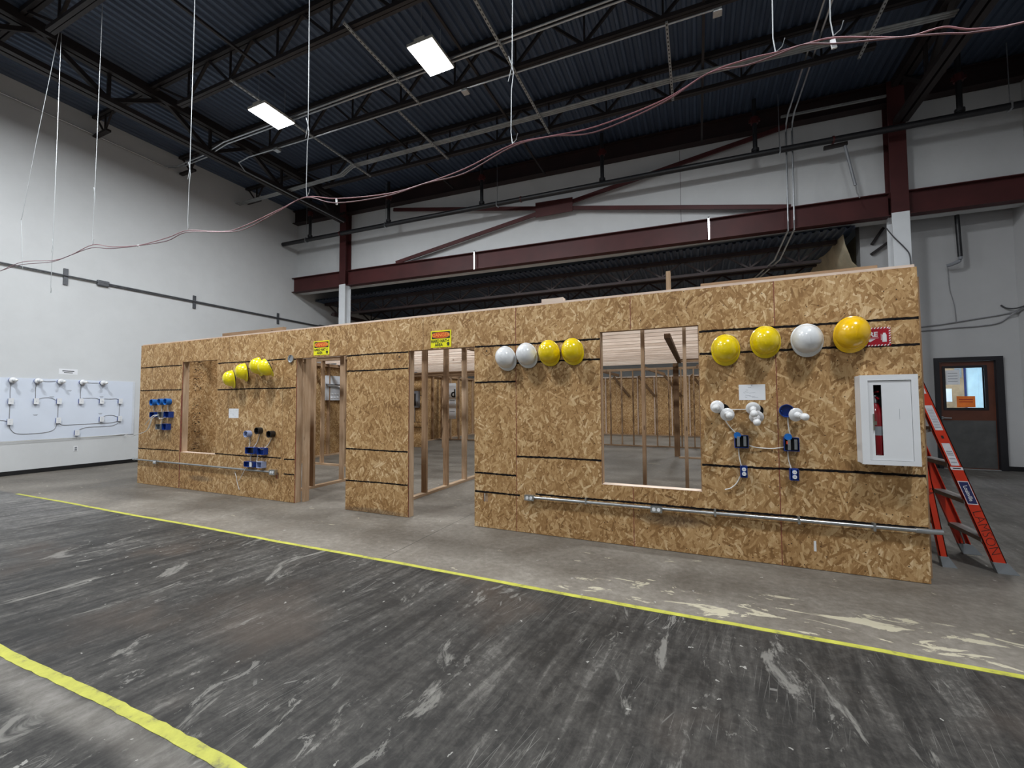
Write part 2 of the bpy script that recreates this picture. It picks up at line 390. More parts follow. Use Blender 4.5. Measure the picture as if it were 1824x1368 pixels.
def smooth_path(pts, n=6):
    pts = [Vector(p) for p in pts]; out = []
    for i in range(len(pts)-1):
        p0, p1, p2, p3 = pts[max(i-1,0)], pts[i], pts[i+1], pts[min(i+2,len(pts)-1)]
        for k in range(n):
            t = k/n; out.append(0.5*((2*p1)+(p2-p0)*t+(2*p0-5*p1+4*p2-p3)*t*t+(3*p1-p0-3*p2+p3)*t*t*t))
    out.append(pts[-1]); return out
def cable(name, pts, r, mat, parent=None, n=6, seg=6, **kw):
    return MB().tube(smooth_path(pts, seg), r, n).build(name, mat, parent, smooth=True, **kw)
def lumber(name, p, q, w, h, mat, parent, up=(0,0,1)):
    """a board from p to q, mesh along local x so that the grain follows it"""
    p, q = Vector(p), Vector(q); d = q-p; L = d.length; d.normalize(); up = Vector(up)
    if abs(d.dot(up)) > 0.98: up = Vector((0,1,0)) if abs(d.y) < 0.9 else Vector((1,0,0))
    b = d.cross(up).normalized(); c = b.cross(d).normalized()
    key = (round(L,3), w, h, mat)
    if key not in lumber.cache:
        me = bpy.data.meshes.new(name); m = MB().box(-L/2, L/2, -w/2, w/2, -h/2, h/2)
        me.from_pydata(m.v, [], m.f); me.materials.append(M[mat]); me.update(); lumber.cache[key] = me
    o = bpy.data.objects.new(name, lumber.cache[key]); COL.objects.link(o)
    mid = (p+q)/2; o.parent = parent
    R = Matrix((d, -b, c)).transposed().to_4x4()
    o.matrix_local = Matrix.Translation(mid - (worig(parent) if parent else Vector((0,0,0)))) @ R
    return o
lumber.cache = {}
def text_part(name, body, size, mat, parent, origin, xdir, ydir, bold=0.0, sx=1.0, align='CENTER'):
    cu = bpy.data.curves.new(name, 'FONT'); cu.body = body; cu.size = size; cu.align_x = align; cu.align_y = 'CENTER'
    cu.extrude = 0.0004; cu.offset = bold; cu.resolution_u = 3
    tmp = bpy.data.objects.new(name, cu); COL.objects.link(tmp)
    dg = bpy.context.evaluated_depsgraph_get(); me = bpy.data.meshes.new_from_object(tmp.evaluated_get(dg))
    bpy.data.objects.remove(tmp); bpy.data.curves.remove(cu)
    me.materials.clear(); me.materials.append(M[mat])
    o = bpy.data.objects.new(name, me); COL.objects.link(o); o.parent = parent
    X = Vector(xdir).normalized(); Y = Vector(ydir).normalized(); Z = X.cross(Y).normalized()
    R = Matrix((X*sx, Y, Z)).transposed().to_4x4()
    o.matrix_local = Matrix.Translation(Vector(origin) - worig(parent)) @ R
    return o
def panel(name, plane, off, th, u0, u1, v0, v1, holes, mat, parent, **kw):
    """rectangular board with rectangular holes; plane 'y': u=x, front face at y=off, thickness to +y; plane 'x': u=y"""
    us = sorted({u0, u1} | {min(max(h[i], u0), u1) for h in holes for i in (0, 1)})
    vs = sorted({v0, v1} | {min(max(h[i], v0), v1) for h in holes for i in (2, 3)})
    def solid(i, j):
        if i < 0 or j < 0 or i >= len(us)-1 or j >= len(vs)-1: return False
        cu, cv = (us[i]+us[i+1])/2, (vs[j]+vs[j+1])/2
        return not any(h[0] < cu < h[1] and h[2] < cv < h[3] for h in holes)
    def P(u, d, v): return (u, off+d, v) if plane == 'y' else (off+d, u, v)
    m = MB()
    for i in range(len(us)-1):
        for j in range(len(vs)-1):
            if not solid(i, j): continue
            a, b, c, d = us[i], us[i+1], vs[j], vs[j+1]
            m.add([P(a,0,c),P(b,0,c),P(b,0,d),P(a,0,d)], [(0,1,2,3)]); m.add([P(a,th,c),P(b,th,c),P(b,th,d),P(a,th,d)], [(3,2,1,0)])
            for (ii, jj, e) in ((i-1,j,((a,c),(a,d))),(i+1,j,((b,d),(b,c))),(i,j-1,((b,c),(a,c))),(i,j+1,((a,d),(b,d)))):
                if not solid(ii, jj):
                    (ua, va), (ub, vb) = e
                    m.add([P(ua,0,va),P(ub,0,vb),P(ub,th,vb),P(ua,th,va)], [(0,1,2,3)], 1)
    if not m.f: return None
    return m.build(name, mat, parent, **kw)

# ------------------------------------------------------------------ the hall
XL, XR, YN = -12.44, 5.80, -9.0
def back_y(x): return 10.04 + 0.052*(x + 12.44)
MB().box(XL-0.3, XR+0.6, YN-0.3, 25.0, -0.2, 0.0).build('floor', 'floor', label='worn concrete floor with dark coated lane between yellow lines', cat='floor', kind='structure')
MB().box(XL-0.3, XL, YN, 25.0, 0.0, 8.2).build('wall_left', 'wall_white', label='tall white painted wall at the left of the hall', cat='wall', kind='structure')
MB().box(XL, XL+0.012, YN, 25.0, 0.0, 0.085).build('baseboard_left', 'baseboard_black', label='black baseboard along the tall left wall', cat='baseboard', kind='structure')
# upper back wall above the red beam, slightly skewed to the mock-up
wb = MB(); x0, x1 = XL, XR
wb.add([(x0,back_y(x0)+0.14,5.12),(x1,back_y(x1)+0.14,5.12),(x1,back_y(x1)+0.14,8.2),(x0,back_y(x0)+0.14,8.2),
        (x0,back_y(x0)+0.34,5.12),(x1,back_y(x1)+0.34,5.12),(x1,back_y(x1)+0.34,8.2),(x0,back_y(x0)+0.34,8.2)],
       [(0,1,2,3),(7,6,5,4),(0,4,5,1),(1,5,6,2),(2,6,7,3),(3,7,4,0)])
_wb = wb.build('wall_back', 'wall_white', label='white upper wall above the long red steel beam', cat='wall', kind='structure')
MB().box(-0.276, -0.268, back_y(-0.27)+0.137, back_y(-0.27)+0.141, 5.62, 7.46).build('wall_joint', 'dark_steel', _wb)
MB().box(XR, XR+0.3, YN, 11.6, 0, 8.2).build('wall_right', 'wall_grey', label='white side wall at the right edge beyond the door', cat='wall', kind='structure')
MB().box(XL, XR, YN-0.3, YN, 0, 8.2).build('wall_rear', 'wall_white', label='white wall closing the hall behind the viewer', cat='wall', kind='structure')
DX0, DX1, DZ1 = 4.50, 5.53, 2.26
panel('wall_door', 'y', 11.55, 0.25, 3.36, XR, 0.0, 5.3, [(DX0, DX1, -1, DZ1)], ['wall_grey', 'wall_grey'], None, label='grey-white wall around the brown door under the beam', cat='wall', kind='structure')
m = MB(); m.box(3.43, DX0, 11.535, 11.55, 0, 0.09); m.box(DX1, XR, 11.535, 11.55, 0, 0.09); m.box(XR-0.015, XR, 9.0, 11.535, 0, 0.09)
m.build('baseboard_door', 'baseboard_black', label='black baseboard beside the brown door', cat='baseboard', kind='structure')
m = MB()      # lumpy sprayed foam on the side wall of the back room
ny, nz = 40, 26; vs = []; fs = []
for i in range(ny+1):
    for j in range(nz+1):
        yy = 11.25 + 13.7*i/ny; zz = 5.2*j/nz
        q = min(1.0, max(0.0, (zz-3.7)/1.3)); vs.append((3.42 - 0.42*q*q*(3-2*q) - 0.07*random.random(), yy, zz))
for i in range(ny):
    for j in range(nz):
        a = i*(nz+1)+j; fs.append((a, a+1, a+nz+2, a+nz+1))
m.add(vs, fs).box(3.43, 3.6, 11.82, 25.0, 0, 5.2)
m.build('wall_foam', 'foam', smooth=True, label='tan sprayed foam side wall under the lower roof', cat='wall', kind='structure')
MB().box(XL, 3.6, 25.0, 25.3, 0, 5.3).build('wall_far', 'wall_white', label='white far wall of the lower room behind the mock-up', cat='wall', kind='structure')

def deck(name, xa, xb, ya, yb, z, label, n_rib=6, rib=0.1525):
    root = empty(name, ((xa+xb)/2, (ya+yb)/2, z), label, 'ceiling', kind='structure')
    w = n_rib*rib; x = xa
    me = None
    while x < xb - 0.05:
        if me is None:
            m = MB(); vs = []
            for k in range(n_rib):
                for dx, dz in ((0, 0), (0.042, 0), (0.066, 0.038), (0.128, 0.038)):
                    vs += [(k*rib+dx, 0, dz), (k*rib+dx, yb-ya, dz)]
            vs += [(w, 0, 0), (w, yb-ya, 0)]
            m.add(vs, [(2*i, 2*i+1, 2*i+3, 2*i+2) for i in range(len(vs)//2-1)])
            m.add([(0, 0, 0.05), (w, 0, 0.05), (w, yb-ya, 0.05), (0, yb-ya, 0.05)], [(0, 1, 2, 3)])
            o = m.build('deck_panel', 'deck', root, local=True); me = o.data
        else:
            o = bpy.data.objects.new('deck_panel', me); COL.objects.link(o); o.parent = root
        o.location = Vector((x, ya, z)) - worig(root); x += w
deck('ceiling', XL, XR, YN, 11.2, DECK_Z, 'dark blue corrugated steel roof deck high over the hall')
deck('ceiling_lower', XL, 3.15, 10.9, 25.0, 5.02, 'corrugated steel deck of the lower room behind the red beam')

# yellow tape lines
def tape(y, xa, xb, w, label, amp):
    m = MB(); vs = []; n = 90
    for i in range(n+1):
        x = xa + (xb-xa)*i/n; o = amp*math.sin(x*2.1) + 0.003*random.uniform(-1, 1)
        ww = w*(0.92 + 0.16*random.random())/2
        vs += [(x, y+o-ww, 0.002), (x, y+o+ww, 0.002), (x, y+o-ww, 0.0), (x, y+o+ww, 0.0)]
    fs = []
    for i in range(n):
        a = i*4; fs += [(a, a+4, a+5, a+1), (a, a+2, a+6, a+4), (a+1, a+5, a+7, a+3)]
    m.add(vs, fs).build('floor_tape', 'yellow_tape', label=label, cat='tape')
tape(3.035, -9.8, 3.4, 0.043, 'long yellow line taped on the floor before the mock-up wall', 0.006)
tape(1.105, -5.2, -0.4, 0.052, 'short yellow line crossing the lower left corner of the floor', 0.012)

# ------------------------------------------------------------------ structural steel
def ibeam(m, xa, xb, z0, z1, fw, tf=0.016, tw=0.012, yoff=0.0):
    for (za, zb, w) in ((z0, z0+tf, fw), (z1-tf, z1, fw), (z0+tf, z1-tf, tw)):
        ya, yb = back_y(xa)+yoff, back_y(xb)+yoff
        m.add([(xa,ya-w/2,za),(xb,yb-w/2,za),(xb,yb+w/2,za),(xa,ya+w/2,za),(xa,ya-w/2,zb),(xb,yb-w/2,zb),(xb,yb+w/2,zb),(xa,ya+w/2,zb)],
              [(0,3,2,1),(4,5,6,7),(0,1,5,4),(1,2,6,5),(2,3,7,6),(3,0,4,7)])
    return m
CLX, CRX = -10.26, 3.80
for xa, xb, lab in ((XL+0.02, CLX-0.13, 'short red steel beam between the left wall and the left column'),
                    (CLX+0.14, CRX-0.15, 'long red steel beam spanning between the two columns'),
                    (CRX+0.15, XR-0.01, 'red steel beam running from the right column over the brown door')):
    ibeam(MB(), xa, xb, 5.12, 5.60, 0.20).build('steel_beam', 'red_oxide', label=lab, cat='beam')
ibeam(MB(), XL+0.02, XR-0.01, 7.46, 7.88, 0.22, yoff=0.0).build('roof_edge_beam', 'red_steel', label='dark red beam along the top of the back wall under the roof deck', cat='beam')
def column(x, s, lab):
    y = back_y(x); root = empty('steel_column', (x, y, 0), lab, 'column')
    for nm, z0, z1, mt in (('painted_base', 0.0, 5.16, 'white_steel'), ('red_shaft', 5.16, 7.88, 'red_oxide')):
        m = MB(); m.box(x-s/2, x+s/2, y-s/2, y-s/2+0.018, z0, z1); m.box(x-s/2, x+s/2, y+s/2-0.018, y+s/2, z0, z1); m.box(x-0.008, x+0.008, y-s/2+0.018, y+s/2-0.018, z0, z1)
        m.build(nm, mt, root)
    MB().box(x-s/2-0.03, x+s/2+0.03, y-s/2-0.03, y+s/2+0.03, 0, 0.02).build('base_plate', 'dark_steel', root)
column(CLX, 0.25, 'red over white steel column behind the left end of the mock-up')
column(CRX, 0.28, 'red over white steel column behind the right end of the mock-up')
# cross brace on the back wall
root = empty('cross_brace', (-3.3, back_y(-3.3)-0.02, 5.6), 'dark red diagonal cross brace with gusset plate on the upper back wall', 'brace')
def bp(x, z, o=-0.03): return (x, back_y(x)+o, z)
for a, b in (((-8.3, 5.64), (-3.8, 6.42)), ((-2.9, 6.58), (1.95, 7.44)), ((-8.4, 7.3), (-3.8, 6.56)), ((-2.9, 6.42), (1.95, 5.62))):
    MB().bar(bp(*a), bp(*b), 0.04, 0.10).build('diagonal', 'red_oxide', root)
m = MB(); m.poly([(-3.85, 6.30), (-2.85, 6.32), (-2.85, 6.68), (-3.85, 6.70)], lambda u, v, d: (u, back_y(u)-0.075+d, v), 0.02); m.build('gusset_plate', 'red_oxide', root)

# open-web joists of the high roof
web_cache = {}
def web(root, p, q, w, mat):
    p, q = Vector(p), Vector(q); d = q-p; L = round(d.length, 2); key = (L, w, mat)
    if key not in web_cache:
        m = MB().box(-L/2, L/2, -w/2, w/2, -w/2, w/2); me = bpy.data.meshes.new('web_bar'); me.from_pydata(m.v, [], m.f); me.materials.append(M[mat]); web_cache[key] = me
    o = bpy.data.objects.new('web_bar', web_cache[key]); COL.objects.link(o); o.parent = root
    d.normalize(); b = d.cross(Vector((0,1,0)) if abs(d.y) < 0.9 else Vector((1,0,0))).normalized(); c = d.cross(b)
    o.matrix_local = Matrix.Translation((p+q)/2 - worig(root)) @ Matrix((d, c, b)).transposed().to_4x4()
def joist(y0, k, xa, xb, label, zt=DECK_Z, zb=7.22, per=1.22, x_off=0.0, bot_in=0.9, mat='dark_steel'):
    f = lambda x: y0 + k*(x+3.0)
    root = empty('bar_joist', ((xa+xb)/2, y0, zb), label, 'joist')
    m = MB(); m.bar((xa, f(xa)-0.035, zt-0.045), (xb, f(xb)-0.035, zt-0.045), 0.055, 0.09); m.bar((xa, f(xa)+0.035, zt-0.045), (xb, f(xb)+0.035, zt-0.045), 0.055, 0.09); m.build('top_chord', mat, root)
    xa2, xb2 = xa+bot_in, xb-bot_in
    m = MB(); m.bar((xa2, f(xa2)-0.03, zb+0.025), (xb2, f(xb2)-0.03, zb+0.03), 0.05, 0.065); m.bar((xa2, f(xa2)+0.03, zb+0.025), (xb2, f(xb2)+0.03, zb+0.03), 0.05, 0.065); m.build('bottom_chord', mat, root)
    x = xa2 + 0.25 + x_off; first = True
    while x < xb2 - 0.1:
        xl = max(xa+0.05, x-per/2) if not first else xa + 0.12
        web(root, (xl, f(xl), zt-0.06), (x, f(x), zb+0.05), 0.042, mat)
        xr = min(xb-0.05, x+per/2)
        web(root, (xr, f(xr), zt-0.06), (x, f(x), zb+0.05), 0.042, mat)
        web(root, (x+0.02, f(x), zt-0.06), (x+0.02, f(x), zb+0.05), 0.028, mat)
        x += per; first = False
    return root
GX = -10.2
names = ['nearest the viewer', 'fifth from the back wall', 'fourth from the back wall', 'third from the back wall above the two lamps', 'second from the back wall', 'first from the back wall']
for (y0, k), nm in zip(((-0.55, 0.01), (1.22, 0.01), (3.03, 0.01), (4.86, 0.012), (6.62, 0.022), (8.45, 0.03)), names):
    joist(y0, k, GX+0.13, 3.72, 'dark steel open-web roof joist, ' + nm)
for i, y0 in enumerate((3.0, 4.80, 6.55, 8.35)):     # short joists from the girder to the left wall
    root = empty('short_joist', (-11.3, y0, 7.5), 'short dark steel joist stub at the left wall, number %s from the back' % ('four', 'three', 'two', 'one')[i], 'joist')
    for s in (-0.035, 0.035): pass
    MB().bar((XL+0.02, y0-0.035, DECK_Z-0.03), (GX-0.13, y0-0.035, DECK_Z-0.03), 0.05, 0.06).bar((XL+0.02, y0+0.035, DECK_Z-0.03), (GX-0.13, y0+0.035, DECK_Z-0.03), 0.05, 0.06).build('top_chord', 'dark_steel', root)
    MB().bar((XL+0.04, y0, 7.46), (XL+0.62, y0, 7.46), 0.09, 0.05).build('bottom_chord', 'dark_steel', root)
    for xa, xb in ((XL+0.1, XL+0.42), (XL+0.75, XL+0.46), (XL+0.46, XL+0.47)):
        web(root, (xa, y0, DECK_Z-0.06), (xb, y0, 7.48), 0.03, 'dark_steel')
def girder(x, ya, yb, zb, zt, label, mat='dark_steel'):
    root = empty('girder_truss', (x, (ya+yb)/2, zb), label, 'girder')
    for nm, z, h in (('top_chord', zt-0.09, 0.17), ('bottom_chord', zb+0.05, 0.09)):
        m = MB(); m.box(x-0.12, x-0.02, ya, yb, z-h/2, z+h/2); m.box(x+0.02, x+0.12, ya, yb, z-h/2, z+h/2); m.build(nm, mat, root)
    y = ya; k = 0
    while y < yb - 1.0:
        web(root, (x, y, zt-0.1), (x, y+0.92, zb+0.08), 0.085, mat); web(root, (x, y+1.84, zt-0.1), (x, y+0.92, zb+0.08), 0.07, mat)
        web(root, (x, y+0.92, zt-0.1), (x, y+0.92, zb+0.08), 0.05, mat); y += 1.84
girder(GX, -6.0, 9.98, 7.12, 7.90, 'dark steel truss girder along the left side ending at the left column')
girder(CRX+0.05, -6.0, 10.72, 6.95, 7.90, 'dark steel truss girder at the right ending at the right column')
# joists of the lower room
for i, y0 in enumerate((11.5, 13.2, 14.9, 16.6)):
    joist(y0, 0.02, XL+0.1, 2.95, 'thin dark joist of the lower roof, %s behind the red beam' % ('first', 'second', 'third', 'fourth')[i], zt=5.02, zb=4.55, per=1.0, bot_in=0.3, mat='red_steel')
MB().bar((XL+0.9, 10.9, 4.05), (XL+0.9, 24.5, 4.05), 0.12, 0.12).bar((XL+0.9, 10.9, 4.48), (XL+0.9, 24.5, 4.48), 0.12, 0.12).build('lower_girder', 'red_steel', label='brown steel girder of the lower room near the left wall', cat='girder')

# bridging angles and slotted struts between the joists
for x, ya, yb, z, lab in ((-6.9, 2.9, 5.1, 7.30, 'thin steel bridging angle left of the left lamp'), (-3.5, 4.9, 10.2, 7.30, 'steel bridging angle just right of the right lamp'),
                     (0.21, 6.5, 10.4, 7.28, 'steel bridging angle in front of the right part of the back wall'), (-6.2, 6.5, 10.1, 7.45, 'thin steel bridging angle between the lamp rows at the back')):
    MB().box(x-0.02, x+0.02, ya, yb, z-0.02, z+0.02).build('bridging_angle', 'dark_steel', label=lab, cat='angle')
for i, (x, ya, yb, lab) in enumerate(((-7.52, 4.70, 8.25, 'slotted grey strut over the left lamp'), (-4.80, 4.66, 6.62, 'slotted grey strut left of the right lamp'), (-5.30, 6.58, 8.40, 'slotted grey strut behind the right lamp'),
                                (-2.80, 4.9, 8.46, 'slotted grey strut right of the right lamp'), (-0.31, 6.65, 8.48, 'upright-looking slotted strut near the third joist bay'), (2.62, 6.6, 8.7, 'slotted strut above the white tag at the right'))):
    o = lumber('strut_channel', (x, ya, 7.17), (x, yb, 7.17), 0.041, 0.03, 'strut_slotted', None); tag(o, lab, 'strut')
    for y in (ya+0.06, yb-0.06): pass

# conduits under the roof
def conduit(name, pts, r, lab, mat='galv', cat='conduit', smooth=False, n=8, parent=None):
    return MB().tube(smooth_path(pts, 5) if smooth else pts, r, n).build(name, mat, parent, smooth=True, label=lab, cat=cat)
for d, s in ((0.0, 'upper'), (0.075, 'lower')):
    conduit('roof_conduit', [(3.6, 6.17-d, 7.25), (-9.6, 5.97-d, 7.25), (-10.0, 5.98-d, 7.2), (-10.4, 6.05-d, 7.2), (-12.0, 6.3-d, 7.42), (-12.33, 6.2-d, 7.45), (-12.36, 4.9-d, 7.48), (-12.36, 2.5-d, 7.5)], 0.016, 'bright steel conduit passing the two lamps, %s of the pair' % s)
conduit('roof_conduit', [(0.36, 6.72, 7.17), (-3.78, 6.60, 7.17), (-7.6, 6.50, 7.17), (-9.5, 6.42, 7.17), (-9.9, 6.44, 7.14), (-10.06, 6.7, 7.10), (-10.08, 9.9, 7.08)], 0.014, 'steel conduit with a hairpin bend behind the left lamp')
for d, s in ((0.0, 'nearest'), (0.05, 'middle'), (0.10, 'farthest')):
    conduit('roof_conduit', [(3.7, 8.27+d, 7.22), (-0.4, 7.94+d, 7.22), (-7.68, 7.72+d, 7.22), (-8.2, 7.92+d, 7.22), (-10.3, 7.9+d, 7.20), (-12.38, 8.0+d, 7.3)], 0.019, 'pale conduit in the flat bundle before the back wall, %s of three' % s, 'strut_grey')
for x, s in ((1.84, 'left'), (1.95, 'right')):
    b = back_y(x)
    conduit('drop_conduit', [(x+0.02, 4.0, 7.33), (x, 10.1, 7.33), (x, 10.33, 7.25), (x, 10.38, 7.1), (x, 10.45, 5.2), (x, 10.50, 5.02), (x-0.16, 11.2, 4.62), (x-0.5, 12.4, 4.5)], 0.017, 'steel conduit dropping over the red beam, %s of the pair' % s)
for x, z in ((1.9, 7.42),):
    MB().bar((1.75, 10.32, z), (3.55, 10.45, z), 0.04, 0.04).build('wall_strut', 'strut_grey', label='grey strut rail beside the top of the right column', cat='strut')
for x, y, z, lab in ((-3.78, 6.58, 7.10, 'grey junction box below the right lamp'), (0.39, 6.70, 7.10, 'grey junction box at the top centre right'), (-8.6, 6.455, 7.13, 'grey junction box hanging below the left lamp')):
    root = empty('junction_box', (x, y, z), lab, 'junction box')
    MB().box(x-0.055, x+0.055, y-0.055, y+0.055, z-0.025, z+0.025).build('box', 'strut_grey', root); MB().box(x-0.06, x+0.06, y-0.06, y+0.06, z-0.029, z-0.025).build('cover', 'galv', root)

# sprinkler main with upright drops
def sp(x, z): return (x, back_y(x)-0.5, z)
root = empty('sprinkler_pipe', sp(-3.3, 6.64), 'black sprinkler main running in front of the back wall', 'pipe')
xs = [-12.36, -8, -4, 0, 3, 5.78]
MB().tube([sp(x, 6.60 + 0.006*(x+12.4)) for x in xs], 0.062, 12).build('main_pipe', 'black_pipe', root, smooth=True)
for x in (-11.2, -8.2, -5.2, -2.0, 1.25, 4.61):
    z = 6.60 + 0.006*(x+12.4); p = sp(x, 0)
    dr = MB().tube([(p[0], p[1], z+0.05), (p[0], p[1], 7.9)], 0.045, 10).build('upright', 'black_pipe', root, smooth=True)
    MB().tube([(p[0], p[1], z+0.07), (p[0], p[1], z+0.13)], 0.075, 10).build('collar', 'black_pipe', dr, smooth=True)
    MB().tube([(p[0], p[1], 7.36), (p[0], p[1], 7.50)], 0.075, 10).box(p[0]-0.11, p[0]+0.11, p[1]-0.02, p[1]+0.02, 7.40, 7.46).build('red_coupling', 'coupling_red', dr, smooth=True)
for x in (-10.0, -4.1, 2.62):
    a, b = sp(x, 6.6 + 0.006*(x+12.4)), sp(x+0.03, 6.6 + 0.006*(x+12.43)); MB().tube([a, b], 0.078, 12).build('red_coupling', 'coupling_red', root, smooth=True)
for x in (-11.35, -8.3, -4.75, 1.7, 5.3):
    z = 6.60 + 0.006*(x+12.4); p = sp(x, 0)
    MB().tube([(p[0], p[1], z-0.07), (p[0]+0.012, p[1], z-0.07)], 0.02, 8).box(p[0]-0.012, p[0]+0.012, p[1]-0.068, p[1]+0.068, z-0.07, z+0.07).tube([(p[0], p[1], z+0.06), (p[0], p[1], 7.9)], 0.007, 6).build('hanger', 'galv', root)
root = empty('pipe_brace', (2.8, 10.45, 6.55), 'grey brace tube hanging below the sprinkler main near the right column', 'brace')
MB().bar((2.50, 10.42, 6.60), (2.90, 10.44, 6.62), 0.06, 0.07).build('clamp', 'dark_steel', root)
MB().tube([(2.86, 10.44, 6.58), (3.02, 10.5, 5.75)], 0.028, 8).build('tube', 'grey_plastic', root, smooth=True)
MB().tube([(3.02, 10.5, 5.76), (3.05, 10.52, 5.6), (3.1, 10.55, 5.5)], 0.012, 6).build('wire', 'cable_grey', root, smooth=True)
root = empty('drop_pipe', (4.88, 11.3, 4.16), 'black pipe drop with elbow below the beam right of the right column', 'pipe')
MB().tube([(4.87, 11.3, 5.12), (4.89, 11.3, 4.27)], 0.038, 10).build('pipe', 'black_pipe', root, smooth=True)
MB().tube(smooth_path([(4.89, 11.3, 4.30), (4.89, 11.32, 4.2), (4.80, 11.36, 4.15), (4.72, 11.4, 4.13)], 4), 0.035, 8).build('elbow', 'grey_plastic', root, smooth=True)
for x, lab in ((-5.63, 'left'), (0.32, 'right')):
    b = back_y(x); MB().box(x-0.018, x+0.018, b-0.125, b-0.100, 5.10, 5.63).box(x-0.018, x+0.018, b-0.125, b+0.02, 5.60, 5.63).build('beam_strap', 'galv', label='silver strap clipped over the long red beam, %s one' % lab, cat='strap')
for a, b, lab in (((3.76, 11.50, 5.12), (3.56, 11.50, 4.80), 'upper'), ((3.84, 11.50, 4.80), (3.54, 11.50, 4.58), 'lower')):
    MB().bar(a, b, 0.05, 0.09, up=(0,1,0)).build('angle_bracket', 'dark_steel', label='dark steel angle behind the right column, %s one' % lab, cat='bracket')

# ------------------------------------------------------------------ lamps
def high_bay(x, y, z, label, watts, split=False):
    root = empty('high_bay_lamp', (x, y, z), label, 'lamp')
    m = MB(); m.box(x-0.245, x+0.245, y-0.335, y+0.335, z+0.012, z+0.06); m.box(x-0.10, x+0.10, y-0.335, y+0.335, z+0.06, z+0.10); m.build('housing', 'fixture_body', root)
    for s in (-1, 1):
        MB().box(x+s*0.122-0.108, x+s*0.122+0.108, y-0.32, y+0.32, z, z+0.014).build('lens', 'led_lens', root)
    for dy in (-0.28, 0.28):
        MB().tube([(x, y+dy, z+0.10), (x, y+dy, min(z+0.75, DECK_Z))], 0.003, 5).build('hanger', 'galv_wire', root)
    for s, w in (((-0.122, 0.21), (0.122, 0.21)) if split else ((0.0, 0.45),)):
        area_lamp(root, (s, 0, -0.006), w, 0.63, watts*(0.5 if split else 1.0))
def area_lamp(root, loc, w, h, watts, spread=None):
    ld = bpy.data.lights.new('lamp_light', 'AREA'); ld.shape = 'RECTANGLE'; ld.size = w; ld.size_y = h; ld.energy = watts; ld.color = LAMP_COL; ld.spread = spread or LAMP_SPREAD
    lo = bpy.data.objects.new('lamp_light', ld); COL.objects.link(lo); lo.parent = root; lo.location = loc
spots = [(-7.66, 5.62, 'bright LED high-bay lamp over the left part of the mock-up'), (-3.93, 5.70, 'bright LED high-bay lamp over the middle of the mock-up'), (0.72, 6.10, 'LED high-bay lamp just above the top edge of view'),
         (-8.6, 1.72, 'LED high-bay lamp of the second row, leftmost'), (-4.3, 1.72, 'LED high-bay lamp of the second row, middle'), (2.0, 1.72, 'LED high-bay lamp of the second row, rightmost'),
         (-7.0, -3.6, 'LED high-bay lamp of the rear row, leftmost'), (-1.2, -3.6, 'LED high-bay lamp of the rear row, rightmost')]
for i, (x, y, lab) in enumerate(spots): high_bay(x, y, 7.10, lab, LAMP_W*(1.0 if y > 2 else 1.3 if y > -2 else 0.85), i < 2)
for i, (x, y) in enumerate(((-7.0, 14.05), (-3.2, 14.05), (0.6, 14.05), (-5.5, 18.6), (-0.5, 18.6))):
    high_bay(x, y, 4.35, 'lamp of the lower room behind the mock-up, %s' % ('front left', 'front middle', 'front right', 'back left', 'back right')[i], BACK_W)

# ------------------------------------------------------------------ mock-up house: front wall of OSB sheets
YF = 4.265; TH = 0.0119; ZT = 2.438
front = empty('wall_front', (-3.76, YF, 0), 'long OSB front wall of the mock-up house with two doorways and two windows', 'wall', kind='structure')
holes = [(-5.20, -4.262, -1, 2.032), (-3.255, -2.335, -1, 2.035), (-0.893, 0.020, 0.572, 2.100), (-7.870, -6.962, 0.595, 2.094), (-2.222, -2.168, 0.287, 0.378), (-5.575, -5.52, 0.315, 0.40)]
edges = [-9.115, -7.894, -6.672, -5.468, -4.262, -3.042, -1.819, -0.590, 0.627, 1.592]
for a, b in zip(edges[:-1], edges[1:]):
    panel('osb_sheet', 'y', YF, TH, a+0.002, b-0.002, 0.004, ZT, holes, ['osb', 'osb_edge_red'], front)
for sx, z0, z1, sm in ((-1.819, 0.0, ZT, 'osb_edge_red'), (-0.590, 0.0, 0.56, 'osb_edge_red'), (-0.590, 2.11, ZT, 'osb_edge_red'), (0.627, 0.0, ZT, 'osb_edge_red'), (-3.042, 2.06, ZT, 'pine_dark'), (-4.262, 2.06, ZT, 'pine_dark'), (-7.894, 0.01, 1.55, 'osb_edge_red'),
                       (-6.672, 0.0, ZT, 'pine_dark'), (-5.468, 0.0, ZT, 'pine_dark'), (-8.745, 0.0, ZT, 'pine_dark')):
    w = 0.0035 if sm == 'osb_edge_red' else 0.002
    if sx == -7.894: w = 0.012; sx = -7.884
    MB().box(sx-w, sx+w, YF-0.0006, YF+0.004, z0, z1).build('seam', sm, front)
